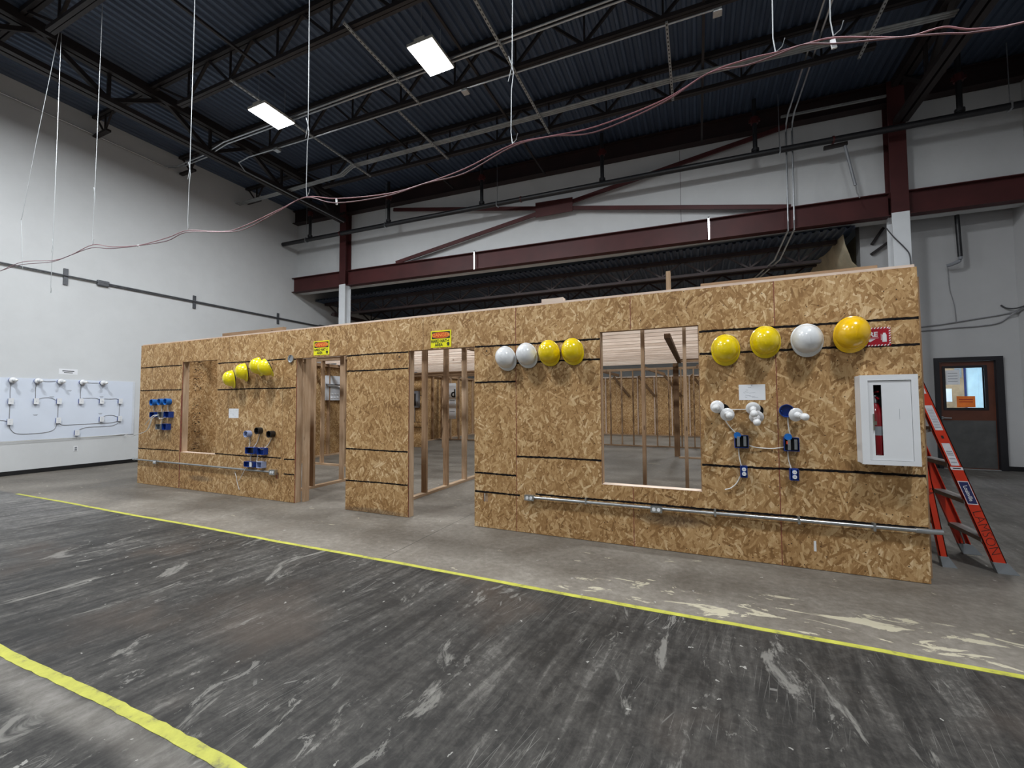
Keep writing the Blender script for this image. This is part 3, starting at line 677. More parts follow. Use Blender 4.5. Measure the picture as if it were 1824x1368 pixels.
# studs and plates behind the sheets
def stud(par, x, y, z0, z1, mat='pine', ax='y', w=0.038, d=0.089): return lumber('stud', (x, y, z0), (x, y, z1), d if ax == 'x' else w, w if ax == 'x' else d, mat, par) if False else _stud(par, x, y, z0, z1, mat, ax, w, d)
def _stud(par, x, y, z0, z1, mat, ax, w, d):
    # ax 'y': wide side along y;  ax 'x': wide side along x
    L = z1-z0; key = ('s', round(L, 3), w, d, mat, ax)
    if key not in lumber.cache:
        me = bpy.data.meshes.new('stud'); m = MB().box(-L/2, L/2, -w/2, w/2, -d/2, d/2); me.from_pydata(m.v, [], m.f); me.materials.append(M[mat]); lumber.cache[key] = me
    o = bpy.data.objects.new('stud', lumber.cache[key]); COL.objects.link(o); o.parent = par
    X = Vector((0,0,1)); Y = Vector((1,0,0)) if ax == 'y' else Vector((0,1,0)); Z = X.cross(Y)
    o.matrix_local = Matrix.Translation(Vector((x, y, (z0+z1)/2)) - worig(par)) @ Matrix((X, Y, Z)).transposed().to_4x4()
    return o
YS = YF + TH + 0.0445
def in_hole(x):
    for h in holes[:4]:
        if h[0]-0.02 < x < h[1]+0.02: return h
    return None
x = -9.09
while x < 1.60:
    h = in_hole(x)
    if h is None: stud(front, x, YS, 0.042, 2.36)
    else:
        if h[2] > 0.2: stud(front, x, YS, 0.042, h[2]-0.04)
        stud(front, x, YS, h[3]+0.14, 2.36)
    x += 0.406
for h in holes[:4]:
    for x, s in ((h[0]-0.019+0.006, -1), (h[1]+0.019-0.006, 1)):
        stud(front, x, YS, 0.0 if h[2] < 0 else 0.042, h[3]+0.01, 'pine' if h[2] > 0 else 'pine')
    lumber('header', (h[0]-0.03, YS, h[3]+0.075), (h[1]+0.03, YS, h[3]+0.075), 0.089, 0.14, 'pine', front)
    if h[2] > 0: lumber('sill', (h[0], YS-0.004, h[2]-0.012), (h[1], YS-0.004, h[2]-0.012), 0.10, 0.03, 'pine_pale', front)
stud(front, 1.585, YS, 0.042, 2.36); stud(front, -6.985, YS+0.09, 0.0, 2.36, 'pine_dark'); stud(front, -5.155, YS+0.09, 0.0, 2.03)
lumber('top_plate', (-9.11, YS, 2.385), (-1.9, YS, 2.385), 0.089, 0.05, 'pine_pale', front); lumber('top_plate', (-1.9, YS, 2.385), (1.59, YS, 2.385), 0.089, 0.05, 'pine_pale', front)
lumber('top_plate', (-9.09, YS, 2.435), (-4.6, YS, 2.435), 0.089, 0.045, 'pine_pale', front); lumber('top_plate', (-4.6, YS, 2.437), (1.58, YS, 2.437), 0.089, 0.050, 'pine_pale', front)
for a, b in ((-9.11, -5.2), (-4.26, -3.26), (-2.33, 1.59)): lumber('bottom_plate', (a, YS, 0.02), (b, YS, 0.02), 0.089, 0.038, 'pine', front)
# black marker lines across the sheets
for xa, xb, z in ((-9.10, -7.90, 2.040), (-9.10, -7.89, 1.633), (-9.11, -7.905, 0.615), (-6.945, -5.42, 2.030), (-5.27, -5.205, 2.02), (-6.945, -5.205, 1.616), (-6.97, -5.48, 0.610), (-5.42, -5.205, 0.601), (-5.42, -5.205, 0.394),
                  (-4.258, -3.26, 2.022), (-4.258, -3.26, 1.817), (-4.258, -3.26, 0.794), (-4.258, -3.26, 0.387), (-2.33, -0.895, 2.028), (-1.82, -0.895, 1.826), (-2.33, -1.822, 1.620), (-1.815, -0.895, 0.808), (-2.33, -1.822, 0.600), (-2.33, -1.78, 0.392),
                  (0.024, 1.588, 2.035), (0.024, 1.588, 1.831), (0.024, 1.588, 0.816), (-1.60, 1.588, 0.418)):
    n = max(6, int((xb-xa)/0.018)); vs = []; m = MB()
    ph = random.uniform(0, 6); w0 = 0.0100 if xa > -2.4 else 0.0090
    for i in range(n+1):
        t = xa + (xb-xa)*i/n; o = 0.0025*math.sin(t*5+ph); a = w0*(0.7+0.55*random.random()); b = w0*(0.7+0.55*random.random())
        vs += [(t, YF-0.0008, z+o-a), (t, YF-0.0008, z+o+b)]
    m.add(vs, [(2*i, 2*i+2, 2*i+3, 2*i+1) for i in range(n)]).build('marker_line', 'marker_black', front)
# drilled plugs, stains and bits on the sheets
def disc(cx, cz, r, d, name, mat, par=front, y=YF, n=20):
    mat4 = Matrix.Translation((cx, y, cz)) @ Matrix.Rotation(PI/2, 4, 'X'); MB().lathe([(r, 0), (r, d)], mat4, n).build(name, mat, par)
for cx, cz in ((-2.177, 1.975), (-3.40, 1.966)):
    disc(cx, cz, 0.052, 0.0006, 'hole_rim', 'pine_dark'); disc(cx, cz, 0.046, 0.0012, 'hole_plug', 'osb'); disc(cx, cz, 0.010, 0.0016, 'drill_hole', 'ink_black')
MB().box(0.855, 0.872, YF-0.0006, YF, 0.15, 0.235).build('paint_dab', 'white_plastic', front)
# loose lumber on top of the wall
def top_bit(nm, p, q, w, h, mat, lab, up=(0,0,1)): return tag(lumber(nm, p, q, w, h, mat, None, up), lab, 'lumber')
top_bit('lumber_block', (-1.52, YS, 2.482), (-1.28, YS, 2.482), 0.085, 0.038, 'pine_pale', 'short pine block lying on the wall top between the doorway and the window')
top_bit('lumber_post', (-0.235, YS+0.01, 2.462), (-0.235, YS+0.01, 2.65), 0.04, 0.06, 'pine', 'small upright pine stub on the wall top above the big window')
top_bit('lumber_board', (0.05, YS+0.16, 2.50), (1.40, YS+0.16, 2.50), 0.10, 0.05, 'pine', 'long pine board lying on the wall top at the right')
top_bit('lumber_board', (-7.40, YS+0.30, 2.50), (-5.9, YS+0.30, 2.50), 0.04, 0.18, 'pine', 'pine board standing on edge behind the wall top at the left')

# inner walls
def side_wall(name, x, lab, inner):
    root = empty(name, (x, 11.2, 0), lab, 'wall', kind='structure'); y = YS+0.05
    while y < 18.1:
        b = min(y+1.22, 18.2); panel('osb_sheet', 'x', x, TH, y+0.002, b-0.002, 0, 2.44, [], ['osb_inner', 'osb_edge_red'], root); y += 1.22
    y = YS+0.45
    while y < 18.1:
        if inner < 0 or y > 6.0: stud(root, x+inner*0.05, y, 0.038, 2.36, 'pine', 'x')
        y += 0.61
    lumber('top_plate', (x+inner*0.05, YS+0.05, 2.40), (x+inner*0.05, 18.2, 2.40), 0.089, 0.076, 'pine', root); lumber('bottom_plate', (x+inner*0.05, YS+0.05, 0.019), (x+inner*0.05, 18.2, 0.019), 0.089, 0.038, 'pine', root)
side_wall('wall_mockup_left', -9.11, 'OSB left side wall inside the mock-up', 1)
_lw = bpy.data.objects['wall_mockup_left']
for k in range(34):
    zz = 0.30 + 0.058*k
    if random.random() < 0.85:
        m = MB()
        for q in range(11):
            y0 = 5.16 + random.uniform(-0.05, 0.10); w = random.uniform(0.006, 0.030); h0 = zz + random.uniform(0, 0.045); m.box(-9.0972, -9.0966, y0, y0+w, h0, h0+random.uniform(0.003, 0.014))
        m.build('grade_stamp', 'pine_dark' if k % 3 else 'marker_black', _lw)
side_wall('wall_mockup_right', 1.575, 'OSB right side wall of the mock-up beside the ladder', -1)
root = empty('wall_mockup_back', (-3.7, 18.3, 0), 'OSB back wall deep inside the mock-up', 'wall', kind='structure')
for i in range(9):
    a = -9.11 + i*1.19; panel('osb_sheet', 'y', 18.32, TH, a+0.002, a+1.188, 0, 2.44, [], ['osb', 'osb_edge_red'], root)
x = -8.9
while x < 1.5: stud(root, x, 18.26, 0.038, 2.40, 'pine_pale'); x += 0.662
lumber('top_plate', (-9.1, 18.26, 2.42), (1.57, 18.26, 2.42), 0.089, 0.05, 'pine_pale', root); lumber('bottom_plate', (-9.1, 18.26, 0.019), (1.57, 18.26, 0.019), 0.089, 0.038, 'pine', root)
def partition(lab, ax, c, a, b, studs, mat='pine', plate=True, zt=2.36):
    p = (lambda u, z: (c, u, z)) if ax == 'y' else (lambda u, z: (u, c, z))
    root = empty('wall_partition', p((a+b)/2, 0), lab, 'wall', kind='structure')
    for u in studs: stud(root, *p(u, 0)[:2], 0.038, zt, mat, 'x' if ax == 'y' else 'y')
    lumber('bottom_plate', p(a, 0.019), p(b, 0.019), 0.089, 0.038, 'pine', root)
    lumber('top_plate', p(a, zt+0.019), p(b, zt+0.019), 0.089, 0.038, 'pine', root); lumber('top_plate', p(a, zt+0.057), p(b, zt+0.057), 0.089, 0.038, 'pine', root)
    return root
partition('stud partition just inside the left doorway', 'y', -5.84, 4.40, 7.08, (4.46, 5.12, 5.75, 6.40, 7.02))
partition('stud partition running across behind the left doorway', 'x', 7.15, -9.0, -5.80, (-8.49, -7.86, -7.2, -6.5, -5.9))
p2 = partition('stud partition just inside the right doorway', 'y', -3.82, 4.40, 7.5, (4.46, 5.40, 6.0, 6.6, 7.2), 'pine')
partition('stud partition just inside the big window', 'x', 5.40, -1.75, 1.5, (-1.70, -0.607, -0.132, 0.6, 1.2))
partition('close-set stud partition deep behind the big window', 'x', 13.75, -8.95, 1.5, [-8.9+0.352*i for i in range(30)])
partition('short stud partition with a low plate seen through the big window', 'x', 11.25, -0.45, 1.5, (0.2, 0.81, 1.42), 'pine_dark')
root = empty('wall_panelled_partition', (-8.4, 11.1, 0), 'OSB-faced cross wall with a grey box seen through the right doorway', 'wall', kind='structure')
panel('osb_sheet', 'y', 11.1, TH, -9.05, -7.86, 0, 2.2, [], ['osb', 'osb_edge_red'], root)
for z in (1.62, 0.62, 0.78): MB().box(-9.0, -7.86, 11.0985, 11.0995, z-0.008, z+0.008).build('marker_line', 'marker_black', root)
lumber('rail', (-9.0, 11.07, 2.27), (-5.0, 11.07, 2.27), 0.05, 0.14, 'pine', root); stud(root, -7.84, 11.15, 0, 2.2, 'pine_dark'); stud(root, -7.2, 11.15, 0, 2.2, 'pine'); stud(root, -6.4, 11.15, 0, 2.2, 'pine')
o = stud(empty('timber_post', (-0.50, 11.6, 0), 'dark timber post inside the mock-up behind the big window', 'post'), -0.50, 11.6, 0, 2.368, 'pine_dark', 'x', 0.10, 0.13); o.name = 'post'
# ceiling of wooden joists over the inside
root = empty('ceiling_mockup', (-3.7, 8.8, 2.44), 'pale pine joists roofing the inside of the mock-up', 'ceiling', kind='structure')
y = 5.05; i = 0
while y < 12.7:
    cut = random.choice((-5.6, -4.4, -3.0))
    lumber('ceiling_joist', (-9.05, y, 2.51), (cut, y, 2.51), 0.038, 0.14, 'pine_pale', root); lumber('ceiling_joist', (cut-0.25, y+0.04, 2.51), (1.55, y+0.04, 2.51), 0.038, 0.14, 'pine_pale', root)
    y += 0.406; i += 1
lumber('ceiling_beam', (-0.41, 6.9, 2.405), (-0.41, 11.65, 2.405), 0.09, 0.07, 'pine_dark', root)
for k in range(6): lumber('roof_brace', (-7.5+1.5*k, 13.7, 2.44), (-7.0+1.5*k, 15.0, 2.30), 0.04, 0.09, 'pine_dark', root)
for k in range(5): lumber('wall_brace', (-3.2+1.0*k, 17.9, 2.44), (-2.6+1.0*k, 18.2, 1.6), 0.05, 0.09, 'pine_dark', root)
# equipment seen inside
root = empty('equipment_panel', (-9.03, 8.75, 1.47), 'white metal equipment panel on the inner left wall seen through the left doorway', 'panel')
MB().box(-9.06, -9.02, 8.30, 9.25, 1.47, 2.13).build('panel_plate', 'enamel_panel', root)
MB().tube(smooth_path([(-8.98, 8.30, 1.86), (-8.98, 8.62, 1.85), (-8.98, 8.78, 1.80), (-8.98, 8.86, 1.72)], 5), 0.03, 8).build('conduit', 'galv', root, smooth=True)
MB().box(-9.02, -8.985, 8.30, 9.25, 1.895, 1.91).build('ledge', 'grey_plastic', root)
for a in range(3):
    for b in range(2): MB().box(-9.02, -8.995, 8.48+0.10*a, 8.53+0.10*a, 1.53+0.10*b, 1.565+0.10*b).build('switch', 'white_plastic', root)
root = empty('breaker_box', (-8.17, 11.07, 1.24), 'dark grey electrical box on the OSB cross wall seen through the right doorway', 'electrical box')
MB().box(-8.34, -8.03, 11.0, 11.099, 1.24, 1.76).build('enclosure', 'grey_plastic', root); MB().box(-8.30, -8.12, 10.99, 11.0, 1.30, 1.68).build('cover', 'black_plastic', root)
MB().tube([(-8.2, 11.06, 1.24), (-8.2, 11.06, 0.8)], 0.015, 6).build('conduit', 'galv', root)
root = empty('poster', (-8.45, 13.69, 0.9), 'white poster with a large letter seen between studs through the right doorway', 'poster')
q = [(-8.62, 0.78), (-8.28, 0.78), (-8.28, 2.12), (-8.62, 2.12)]
MB().poly(q, lambda u, v, d: (u, 13.695-d, v), 0.004).build('sheet', 'paper', root)
text_part('letter', 'd', 0.42, 'ink_black', root, (-8.40, 13.689, 1.72), (1,0,0), (0,0,1), 0.012)
for z in (1.47, 1.41, 1.35, 1.05): MB().box(-8.55, -8.33, 13.688, 13.691, z-0.008, z+0.008).build('text_line', 'ink_black', root)

# ------------------------------------------------------------------ hard hats
def hat_mesh():
    m = MB(); NU, NV = 40, 16; vs = []
    a, b, H = 0.110, 0.122, 0.128
    for j in range(NV+1):
        t = j/NV*PI/2
        for i in range(NU):
            ph = 2*PI*i/NU; cx, cy = math.cos(ph), math.sin(ph)
            rr = math.cos(t)**0.86 if j < NV else 0.0; z = H*math.sin(t)**1.0
            ridge = 0.0
            px = a*rr*cx; py = b*rr*cy
            for k, wd in ((0.0, 0.011), (0.042, 0.006), (-0.042, 0.006)):
                if abs(px-k) < wd and t > 9: ridge = 0.0022
            vs.append((px*(1+0.02*(ridge > 0)), py*(1+0.02*(ridge > 0)), z + ridge))
    fs = []
    for j in range(NV):
        for i in range(NU):
            i2 = (i+1) % NU; fs.append((j*NU+i, j*NU+i2, (j+1)*NU+i2, (j+1)*NU+i))
    m.add(vs, fs); return m
def brim_mesh():
    m = MB(); NU = 40; vs = []
    a, b = 0.110, 0.122
    for i in range(NU):
        ph = 2*PI*i/NU; cx, cy = math.cos(ph), math.sin(ph)
        f = max(0.0, -cy)**1.8; e = 0.0065 + 0.024*f; dz = -0.010*f
        vs += [(a*cx*0.985, b*cy*0.985, 0.010), ((a+e)*cx, (b+e)*cy, 0.004+dz), ((a+e)*cx, (b+e)*cy, -0.002+dz), (a*cx*0.985, b*cy*0.985, -0.004)]
    fs = []
    for i in range(NU):
        p, q = i*4, ((i+1) % NU)*4
        for k in range(4): fs.append((p+k, q+k, q+(k+1) % 4, p+(k+1) % 4))
    m.add(vs, fs); return m
def make_hat(mt):
    root = bpy.data.objects.new('hard_hat', None); COL.objects.link(root); WORIG[root.name] = Vector((0,0,0)); root.empty_display_size = 0.1
    hat_mesh().build('shell', mt, root, smooth=True, local=True); brim_mesh().build('brim', mt, root, smooth=True, local=True)
    if mt in ('hat_white', 'hat_amber'):
        for k in (-0.036, 0.0, 0.036):
            pts = []
            for i in range(15):
                yy = -0.092 + 0.15*i/14; q = 1 - (k/0.106)**2 - (yy/0.120)**2
                pts.append((k, yy, 0.128*math.sqrt(max(q, 0.02))**1.05 - 0.0005))
            MB().tube(pts, 0.0028, 6).build('ridge', mt, root, smooth=True, local=True)
    m = MB(); NU = 30; vs = []
    for i in range(NU):
        ph = 2*PI*i/NU
        for r, z in ((0.90, 0.012), (0.90, -0.022), (0.86, -0.022), (0.86, 0.012)): vs.append((0.103*r*math.cos(ph), 0.122*r*math.sin(ph), z))
    m.add(vs, [(i*4+k, ((i+1) % NU)*4+k, ((i+1) % NU)*4+(k+1) % 4, i*4+(k+1) % 4) for i in range(NU) for k in range(4)]); m.build('headband', 'dark_strap', root, local=True)
    return root
protos = {}
HATS = [  # apparent wall x, z, material, tilt, roll, yaw, label
    (-6.690, 1.775, 'hat_lemon', 6, -4, -18, 'yellow hard hat lowest of four on the wall beside the small window'), (-6.403, 1.872, 'hat_lemon', 6, -4, -18, 'yellow hard hat second from the small window'),
    (-6.085, 1.945, 'hat_lemon', 8, 0, -14, 'yellow hard hat third from the small window, partly hidden'), (-5.860, 1.915, 'hat_lemon', 24, -8, -26, 'yellow hard hat fourth from the small window, tipped downward'),
    (-1.955, 1.885, 'hat_white', 4, -26, 0, 'white hard hat nearest the right doorway'), (-1.703, 1.907, 'hat_white', 4, -22, 0, 'white hard hat second from the right doorway'),
    (-1.447, 1.920, 'hat_yellow', 4, -16, 0, 'yellow hard hat next to the two white hats left of the big window'), (-1.188, 1.923, 'hat_yellow', 4, -12, 0, 'yellow hard hat closest to the big window on its left'),
    (0.241, 1.862, 'hat_yellow', 3, -2, 0, 'yellow hard hat lowest and nearest the big window on its right'), (0.555, 1.916, 'hat_yellow', 3, -4, 0, 'yellow hard hat second to the right of the big window'),
    (0.861, 1.911, 'hat_white', 4, -6, 0, 'white hard hat hanging among yellow ones over the light bulbs'), (1.172, 1.940, 'hat_amber', 5, 8, 0, 'amber hard hat covering half of the red fire sign')]
for (ax, az, mt, tilt, roll, yaw, lab) in HATS:
    d = 0.06; s = (YF-d)/YF; x = ax*s; z = 1.395 + (az-1.395)*s
    if mt not in protos: protos[mt] = o = make_hat(mt)
    else: o = copy_tree(protos[mt])
    R = Matrix.Rotation(math.radians(yaw), 4, 'Z') @ Matrix.Rotation(math.radians(roll), 4, 'Y') @ Matrix.Rotation(math.radians(90 + tilt), 4, 'X')
    up = 0.024 + 0.122*math.sin(math.radians(tilt)) + 0.115*math.sin(math.radians(abs(yaw))); x += 0.0 if yaw == 0 else 0.115 if yaw > -20 else 0.15
    sc = 1.06 if mt == 'hat_amber' else 1.0
    o.matrix_world = Matrix.Translation((x, YF-up, z+0.008)) @ R @ Matrix.Scale(sc, 4)
    tag(o, lab, 'hard hat', 'hard hats hung on the OSB wall')
    hk = MB(); hk.tube([(x, YF, z+0.06), (x, YF-0.05, z+0.06), (x, YF-0.055, z+0.075)], 0.004, 6)
    hk.build('wall_hook', 'dark_steel', front)

# ------------------------------------------------------------------ signs and papers
def rect_sign(name, x0, x1, z0, z1, mat, lab, cat, th=0.003, y=YF):
    root = empty(name, ((x0+x1)/2, y, z0), lab, cat)
    MB().box(x0, x1, y-th, y, z0, z1).build('plate' if cat == 'sign' else 'sheet', mat, root); return root
def danger(x0, x1, z0, z1, lab):
    r = rect_sign('danger_sign', x0, x1, z0, z1, 'sign_yellow', lab, 'sign'); w, h = x1-x0, z1-z0; cx = (x0+x1)/2; f = YF-0.0036
    MB().box(x0+0.05*w, x1-0.05*w, f, YF-0.003, z0+0.52*h, z1-0.07*h).build('header_field', 'ink_black', r)
    def oval(k, name, mat, d):
        pts = [(cx + k*0.43*w*math.copysign(abs(math.cos(t))**0.8, math.cos(t)), z0+0.725*h + k*0.175*h*math.copysign(abs(math.sin(t))**0.8, math.sin(t))) for t in [2*PI*i/32 for i in range(32)]]
        MB().poly(pts, lambda u, v, dd: (u, f-d-dd*0, v) if dd == 0 else (u, f, v), 1).build(name, mat, r)
    oval(1.0, 'oval_border', 'sign_orange', 0.0004); oval(0.93, 'oval', 'sign_red', 0.0007)
    text_part('danger_text', 'DANGER', 0.30*h, 'sign_orange', r, (cx, f-0.0011, z0+0.725*h), (1,0,0), (0,0,1), 0.0012, 0.98)
    text_part('hard_hat_text', 'HARD HAT', 0.25*h, 'ink_black', r, (x0+0.40*w, f-0.0005, z0+0.37*h), (1,0,0), (0,0,1), 0.0014, 0.88)
    text_part('area_text', 'AREA', 0.25*h, 'ink_black', r, (x0+0.40*w, f-0.0005, z0+0.15*h), (1,0,0), (0,0,1), 0.0014, 0.88)
    hx, hz = x0+0.86*w, z0+0.17*h
    pts = [(hx-0.09*w, hz), (hx+0.07*w, hz), (hx+0.065*w, hz+0.05*h), (hx+0.02*w, hz+0.12*h), (hx-0.03*w, hz+0.12*h), (hx-0.065*w, hz+0.03*h)]
    MB().poly(pts, lambda u, v, d: (u, f-d, v), 0.0006).build('hat_pictogram', 'ink_black', r)
    MB().box(hx-0.045*w, hx+0.055*w, f-0.0006, f, hz-0.09*h, hz-0.01*h).box(hx+0.01*w, hx+0.03*w, f-0.0006, f, hz+0.16*h, hz+0.30*h).box(hx-0.06*w, hx+0.03*w, f-0.0006, f, hz+0.19*h, hz+0.225*h).build('face_pictogram', 'ink_black', r)
danger(-4.868, -4.578, 2.056, 2.252, 'yellow danger hard hat area sign over the left doorway')
danger(-2.930, -2.646, 2.052, 2.254, 'yellow danger hard hat area sign over the right doorway')
r = rect_sign('fire_sign', 1.10, 1.412, 1.829, 1.978, 'fire_red', 'red fire extinguisher sign with striped border half behind the amber hat', 'sign')
f = YF-0.0038
x = 1.10
while x < 1.405:
    for z0, z1 in ((1.829, 1.840), (1.967, 1.978)): MB().poly([(x, z0), (x+0.009, z0), (x+0.016, z1), (x+0.007, z1)], lambda u, v, d: (u, f+d, v), 0.0006).build('stripe', 'white_plastic', r)
    x += 0.0205
z = 1.842
while z < 1.962:
    MB().poly([(1.400, z), (1.411, z+0.007), (1.411, z+0.016), (1.400, z+0.009)], lambda u, v, d: (u, f+d, v), 0.0006).build('stripe', 'white_plastic', r); z += 0.0195
text_part('fire_text', 'FIRE', 0.052, 'white_plastic', r, (1.283, f, 1.922), (1,0,0), (0,0,1), 0.002)
MB().box(1.19, 1.335, f, f+0.0006, 1.892, 1.896).build('rule', 'white_plastic', r)
MB().poly([(1.245, 1.885), (1.315, 1.885), (1.28, 1.862)], lambda u, v, d: (u, f+d, v), 0.0006).build('arrow', 'white_plastic', r)
MB().poly([(1.358, 1.860), (1.386, 1.860), (1.386, 1.915), (1.380, 1.924), (1.380, 1.932), (1.364, 1.932), (1.364, 1.924), (1.358, 1.915)], lambda u, v, d: (u, f+d, v), 0.0006).box(1.350, 1.353, f, f+0.0006, 1.875, 1.925).build('extinguisher_pictogram', 'white_plastic', r)
for x0, x1, z0, z1, lab in ((0.337, 0.541, 1.403, 1.540, 'white paper sheet with faint pencil notes above the light bulbs'), (-6.655, -6.425, 1.174, 1.318, 'white paper note pinned below the left yellow hats')):
    r = rect_sign('paper_note', x0, x1, z0, z1, 'paper', lab, 'paper', 0.0015)
    for k in range(9):
        u = random.uniform(x0+0.02, x1-0.07); v = random.uniform(z0+0.02, z1-0.02); MB().bar((u, YF-0.0018, v), (u+random.uniform(0.015, 0.05), YF-0.0018, v+random.uniform(-0.006, 0.006)), 0.0006, 0.002).build('pencil_mark', 'ink_grey', r)
    MB().tube([((x0+x1)/2, YF-0.004, z1-0.006), ((x0+x1)/2, YF, z1-0.006)], 0.003, 6).build('pin', 'ink_black', r)

# ------------------------------------------------------------------ extinguisher cabinet
CX0, CX1, CZ0, CZ1, CD = 1.168, 1.514, 0.903, 1.588, 0.13
root = empty('extinguisher_cabinet', ((CX0+CX1)/2, YF, CZ0), 'white fire extinguisher cabinet with a narrow slot window', 'cabinet')
m = MB(); yf = YF-CD
m.box(CX0, CX0+0.02, yf+0.004, YF, CZ0, CZ1); m.box(CX1-0.02, CX1, yf+0.004, YF, CZ0, CZ1); m.box(CX0+0.02, CX1-0.02, yf+0.004, YF, CZ0, CZ0+0.02); m.box(CX0+0.02, CX1-0.02, yf+0.004, YF, CZ1-0.02, CZ1); m.box(CX0+0.02, CX1-0.02, YF-0.006, YF, CZ0+0.02, CZ1-0.02)
m.build('body', 'cabinet_white', root, bevel=0.004)
panel('trim_frame', 'y', yf-0.006, 0.024, CX0-0.003, CX1+0.003, CZ0-0.003, CZ1+0.003, [(1.214, 1.477, 0.934, 1.549)], ['cabinet_white', 'cabinet_white'], root, bevel=0.007)
dr = panel('door', 'y', yf+0.001, 0.006, 1.2165, 1.4745, 0.9365, 1.5465, [(1.249, 1.299, 0.971, 1.514)], ['cabinet_white', 'cabinet_white'], root)
MB().box(1.2405, 1.2475, yf-0.009, yf+0.001, 1.165, 1.29).box(1.2475, 1.262, yf-0.004, yf-0.001, 1.205, 1.235).build('latch', 'brass_grey', dr)
MB().box(1.402, 1.4035, yf+0.0004, yf+0.001, 1.25, 1.33).build('scratch', 'seam_grey', dr)
MB().box(CX0+0.022, CX1-0.022, YF-0.009, YF-0.007, CZ0+0.022, CZ1-0.022).build('cavity_dark_sheet', 'ink_black', root)  # black sheet added over the inner back, stands in for the dark of the cavity
root = empty('fire_extinguisher', (1.277, YF-0.062, CZ0+0.021), 'red fire extinguisher standing inside the white cabinet', 'fire extinguisher')
T = Matrix.Translation((1.277, YF-0.066, CZ0+0.021))
MB().lathe([(0.045, 0), (0.052, 0.01), (0.052, 0.36), (0.046, 0.40), (0.026, 0.435), (0.018, 0.45)], T, 20).build('cylinder', 'extinguisher_red', root, smooth=True)
MB().lathe([(0.0525, 0.20), (0.0525, 0.27)], T, 20).build('instruction_label', 'grey_plastic', root, smooth=True)
MB().lathe([(0.018, 0.45), (0.020, 0.48), (0.014, 0.51)], T, 12).build('valve', 'galv', root, smooth=True)
MB().bar((1.272, YF-0.060, CZ0+0.53), (1.285, YF-0.105, CZ0+0.50), 0.014, 0.01).bar((1.272, YF-0.05, CZ0+0.55), (1.285, YF-0.105, CZ0+0.56), 0.014, 0.01).build('handle', 'extinguisher_red', root)

# ------------------------------------------------------------------ wall conduits with outlet boxes
def outlet_box(x, z, lab, w=0.10, h=0.055, y=YF):
    root = empty('outlet_box', (x, y, z-h/2), lab, 'outlet')
    MB().box(x-w/2, x+w/2, y-0.05, y, z-h/2, z+h/2).build('box', 'galv', root, bevel=0.003); MB().box(x-w/2-0.002, x+w/2+0.002, y-0.053, y-0.05, z-h/2-0.002, z+h/2+0.002).build('cover', 'galv', root)
    for s in (-1, 1):
        MB().lathe([(0.017, 0), (0.017, 0.004)], Matrix.Translation((x+s*0.021, y-0.053, z)) @ Matrix.Rotation(PI/2, 4, 'X'), 14).build('receptacle', 'white_plastic', root)
CY = YF-0.028
root = empty('wall_conduit', (0.0, CY, 0.38), 'shiny steel conduit along the right part of the OSB wall', 'conduit')
MB().tube([(-1.62, CY, 0.385), (1.52, CY, 0.402)], 0.0150, 10).build('pipe', 'galv', root, smooth=True)
MB().tube([(1.50, CY, 0.402), (1.60, CY, 0.403), (1.66, CY+0.01, 0.404)], 0.02, 10).build('end_fitting', 'galv', root, smooth=True)
for x in (-1.05, 0.12, 0.75, 1.25): MB().box(x-0.008, x+0.008, CY-0.018, YF, 0.37, 0.432).build('strap', 'galv', root)
outlet_box(-1.655, 0.384, 'silver outlet box at the left end of the right conduit'); outlet_box(-0.378, 0.384, 'silver outlet box midway on the right conduit')
root = empty('wall_conduit', (-7.4, CY, 0.40), 'dull steel conduit low on the left part of the OSB wall', 'conduit')
MB().tube([(-9.15, CY, 0.42), (-5.66, CY, 0.408)], 0.0135, 10).build('pipe', 'strut_grey', root, smooth=True)
MB().tube([(-9.15, CY, 0.42), (-9.26, CY+0.03, 0.42)], 0.02, 8).build('end_fitting', 'galv', root, smooth=True)
outlet_box(-8.50, 0.408, 'silver outlet box near the left end of the OSB wall', 0.085, 0.06); outlet_box(-5.60, 0.410, 'silver outlet box at the right end of the left conduit', 0.11, 0.07)

# ------------------------------------------------------------------ practice wiring on the OSB wall
def to_wall(x, z, d): s = (YF-d)/YF; return x*s, 1.395 + (z-1.395)*s
def lampholder(p, dirv, lab, scale=1.0, group=None):
    root = empty('lampholder', p, lab, 'lampholder', group)
    d = Vector(dirv).normalized(); R = d.to_track_quat('Z', 'Y').to_matrix().to_4x4(); T = Matrix.Translation(p) @ R @ Matrix.Scale(scale, 4)
    MB().lathe([(0.046, 0), (0.056, 0.004), (0.057, 0.016), (0.050, 0.024), (0.030, 0.030)], T, 22).build('base', 'porcelain', root, smooth=True)
    MB().lathe([(0.030, 0.028), (0.026, 0.034), (0.022, 0.068), (0.020, 0.072)], T, 16).build('socket', 'porcelain', root, smooth=True)
    MB().lathe([(0.014, 0.070), (0.017, 0.082), (0.027, 0.103), (0.0305, 0.122), (0.027, 0.140), (0.016, 0.151), (0.003, 0.155)], T, 18).build('bulb', 'bulb_glass', root, smooth=True)
    return root
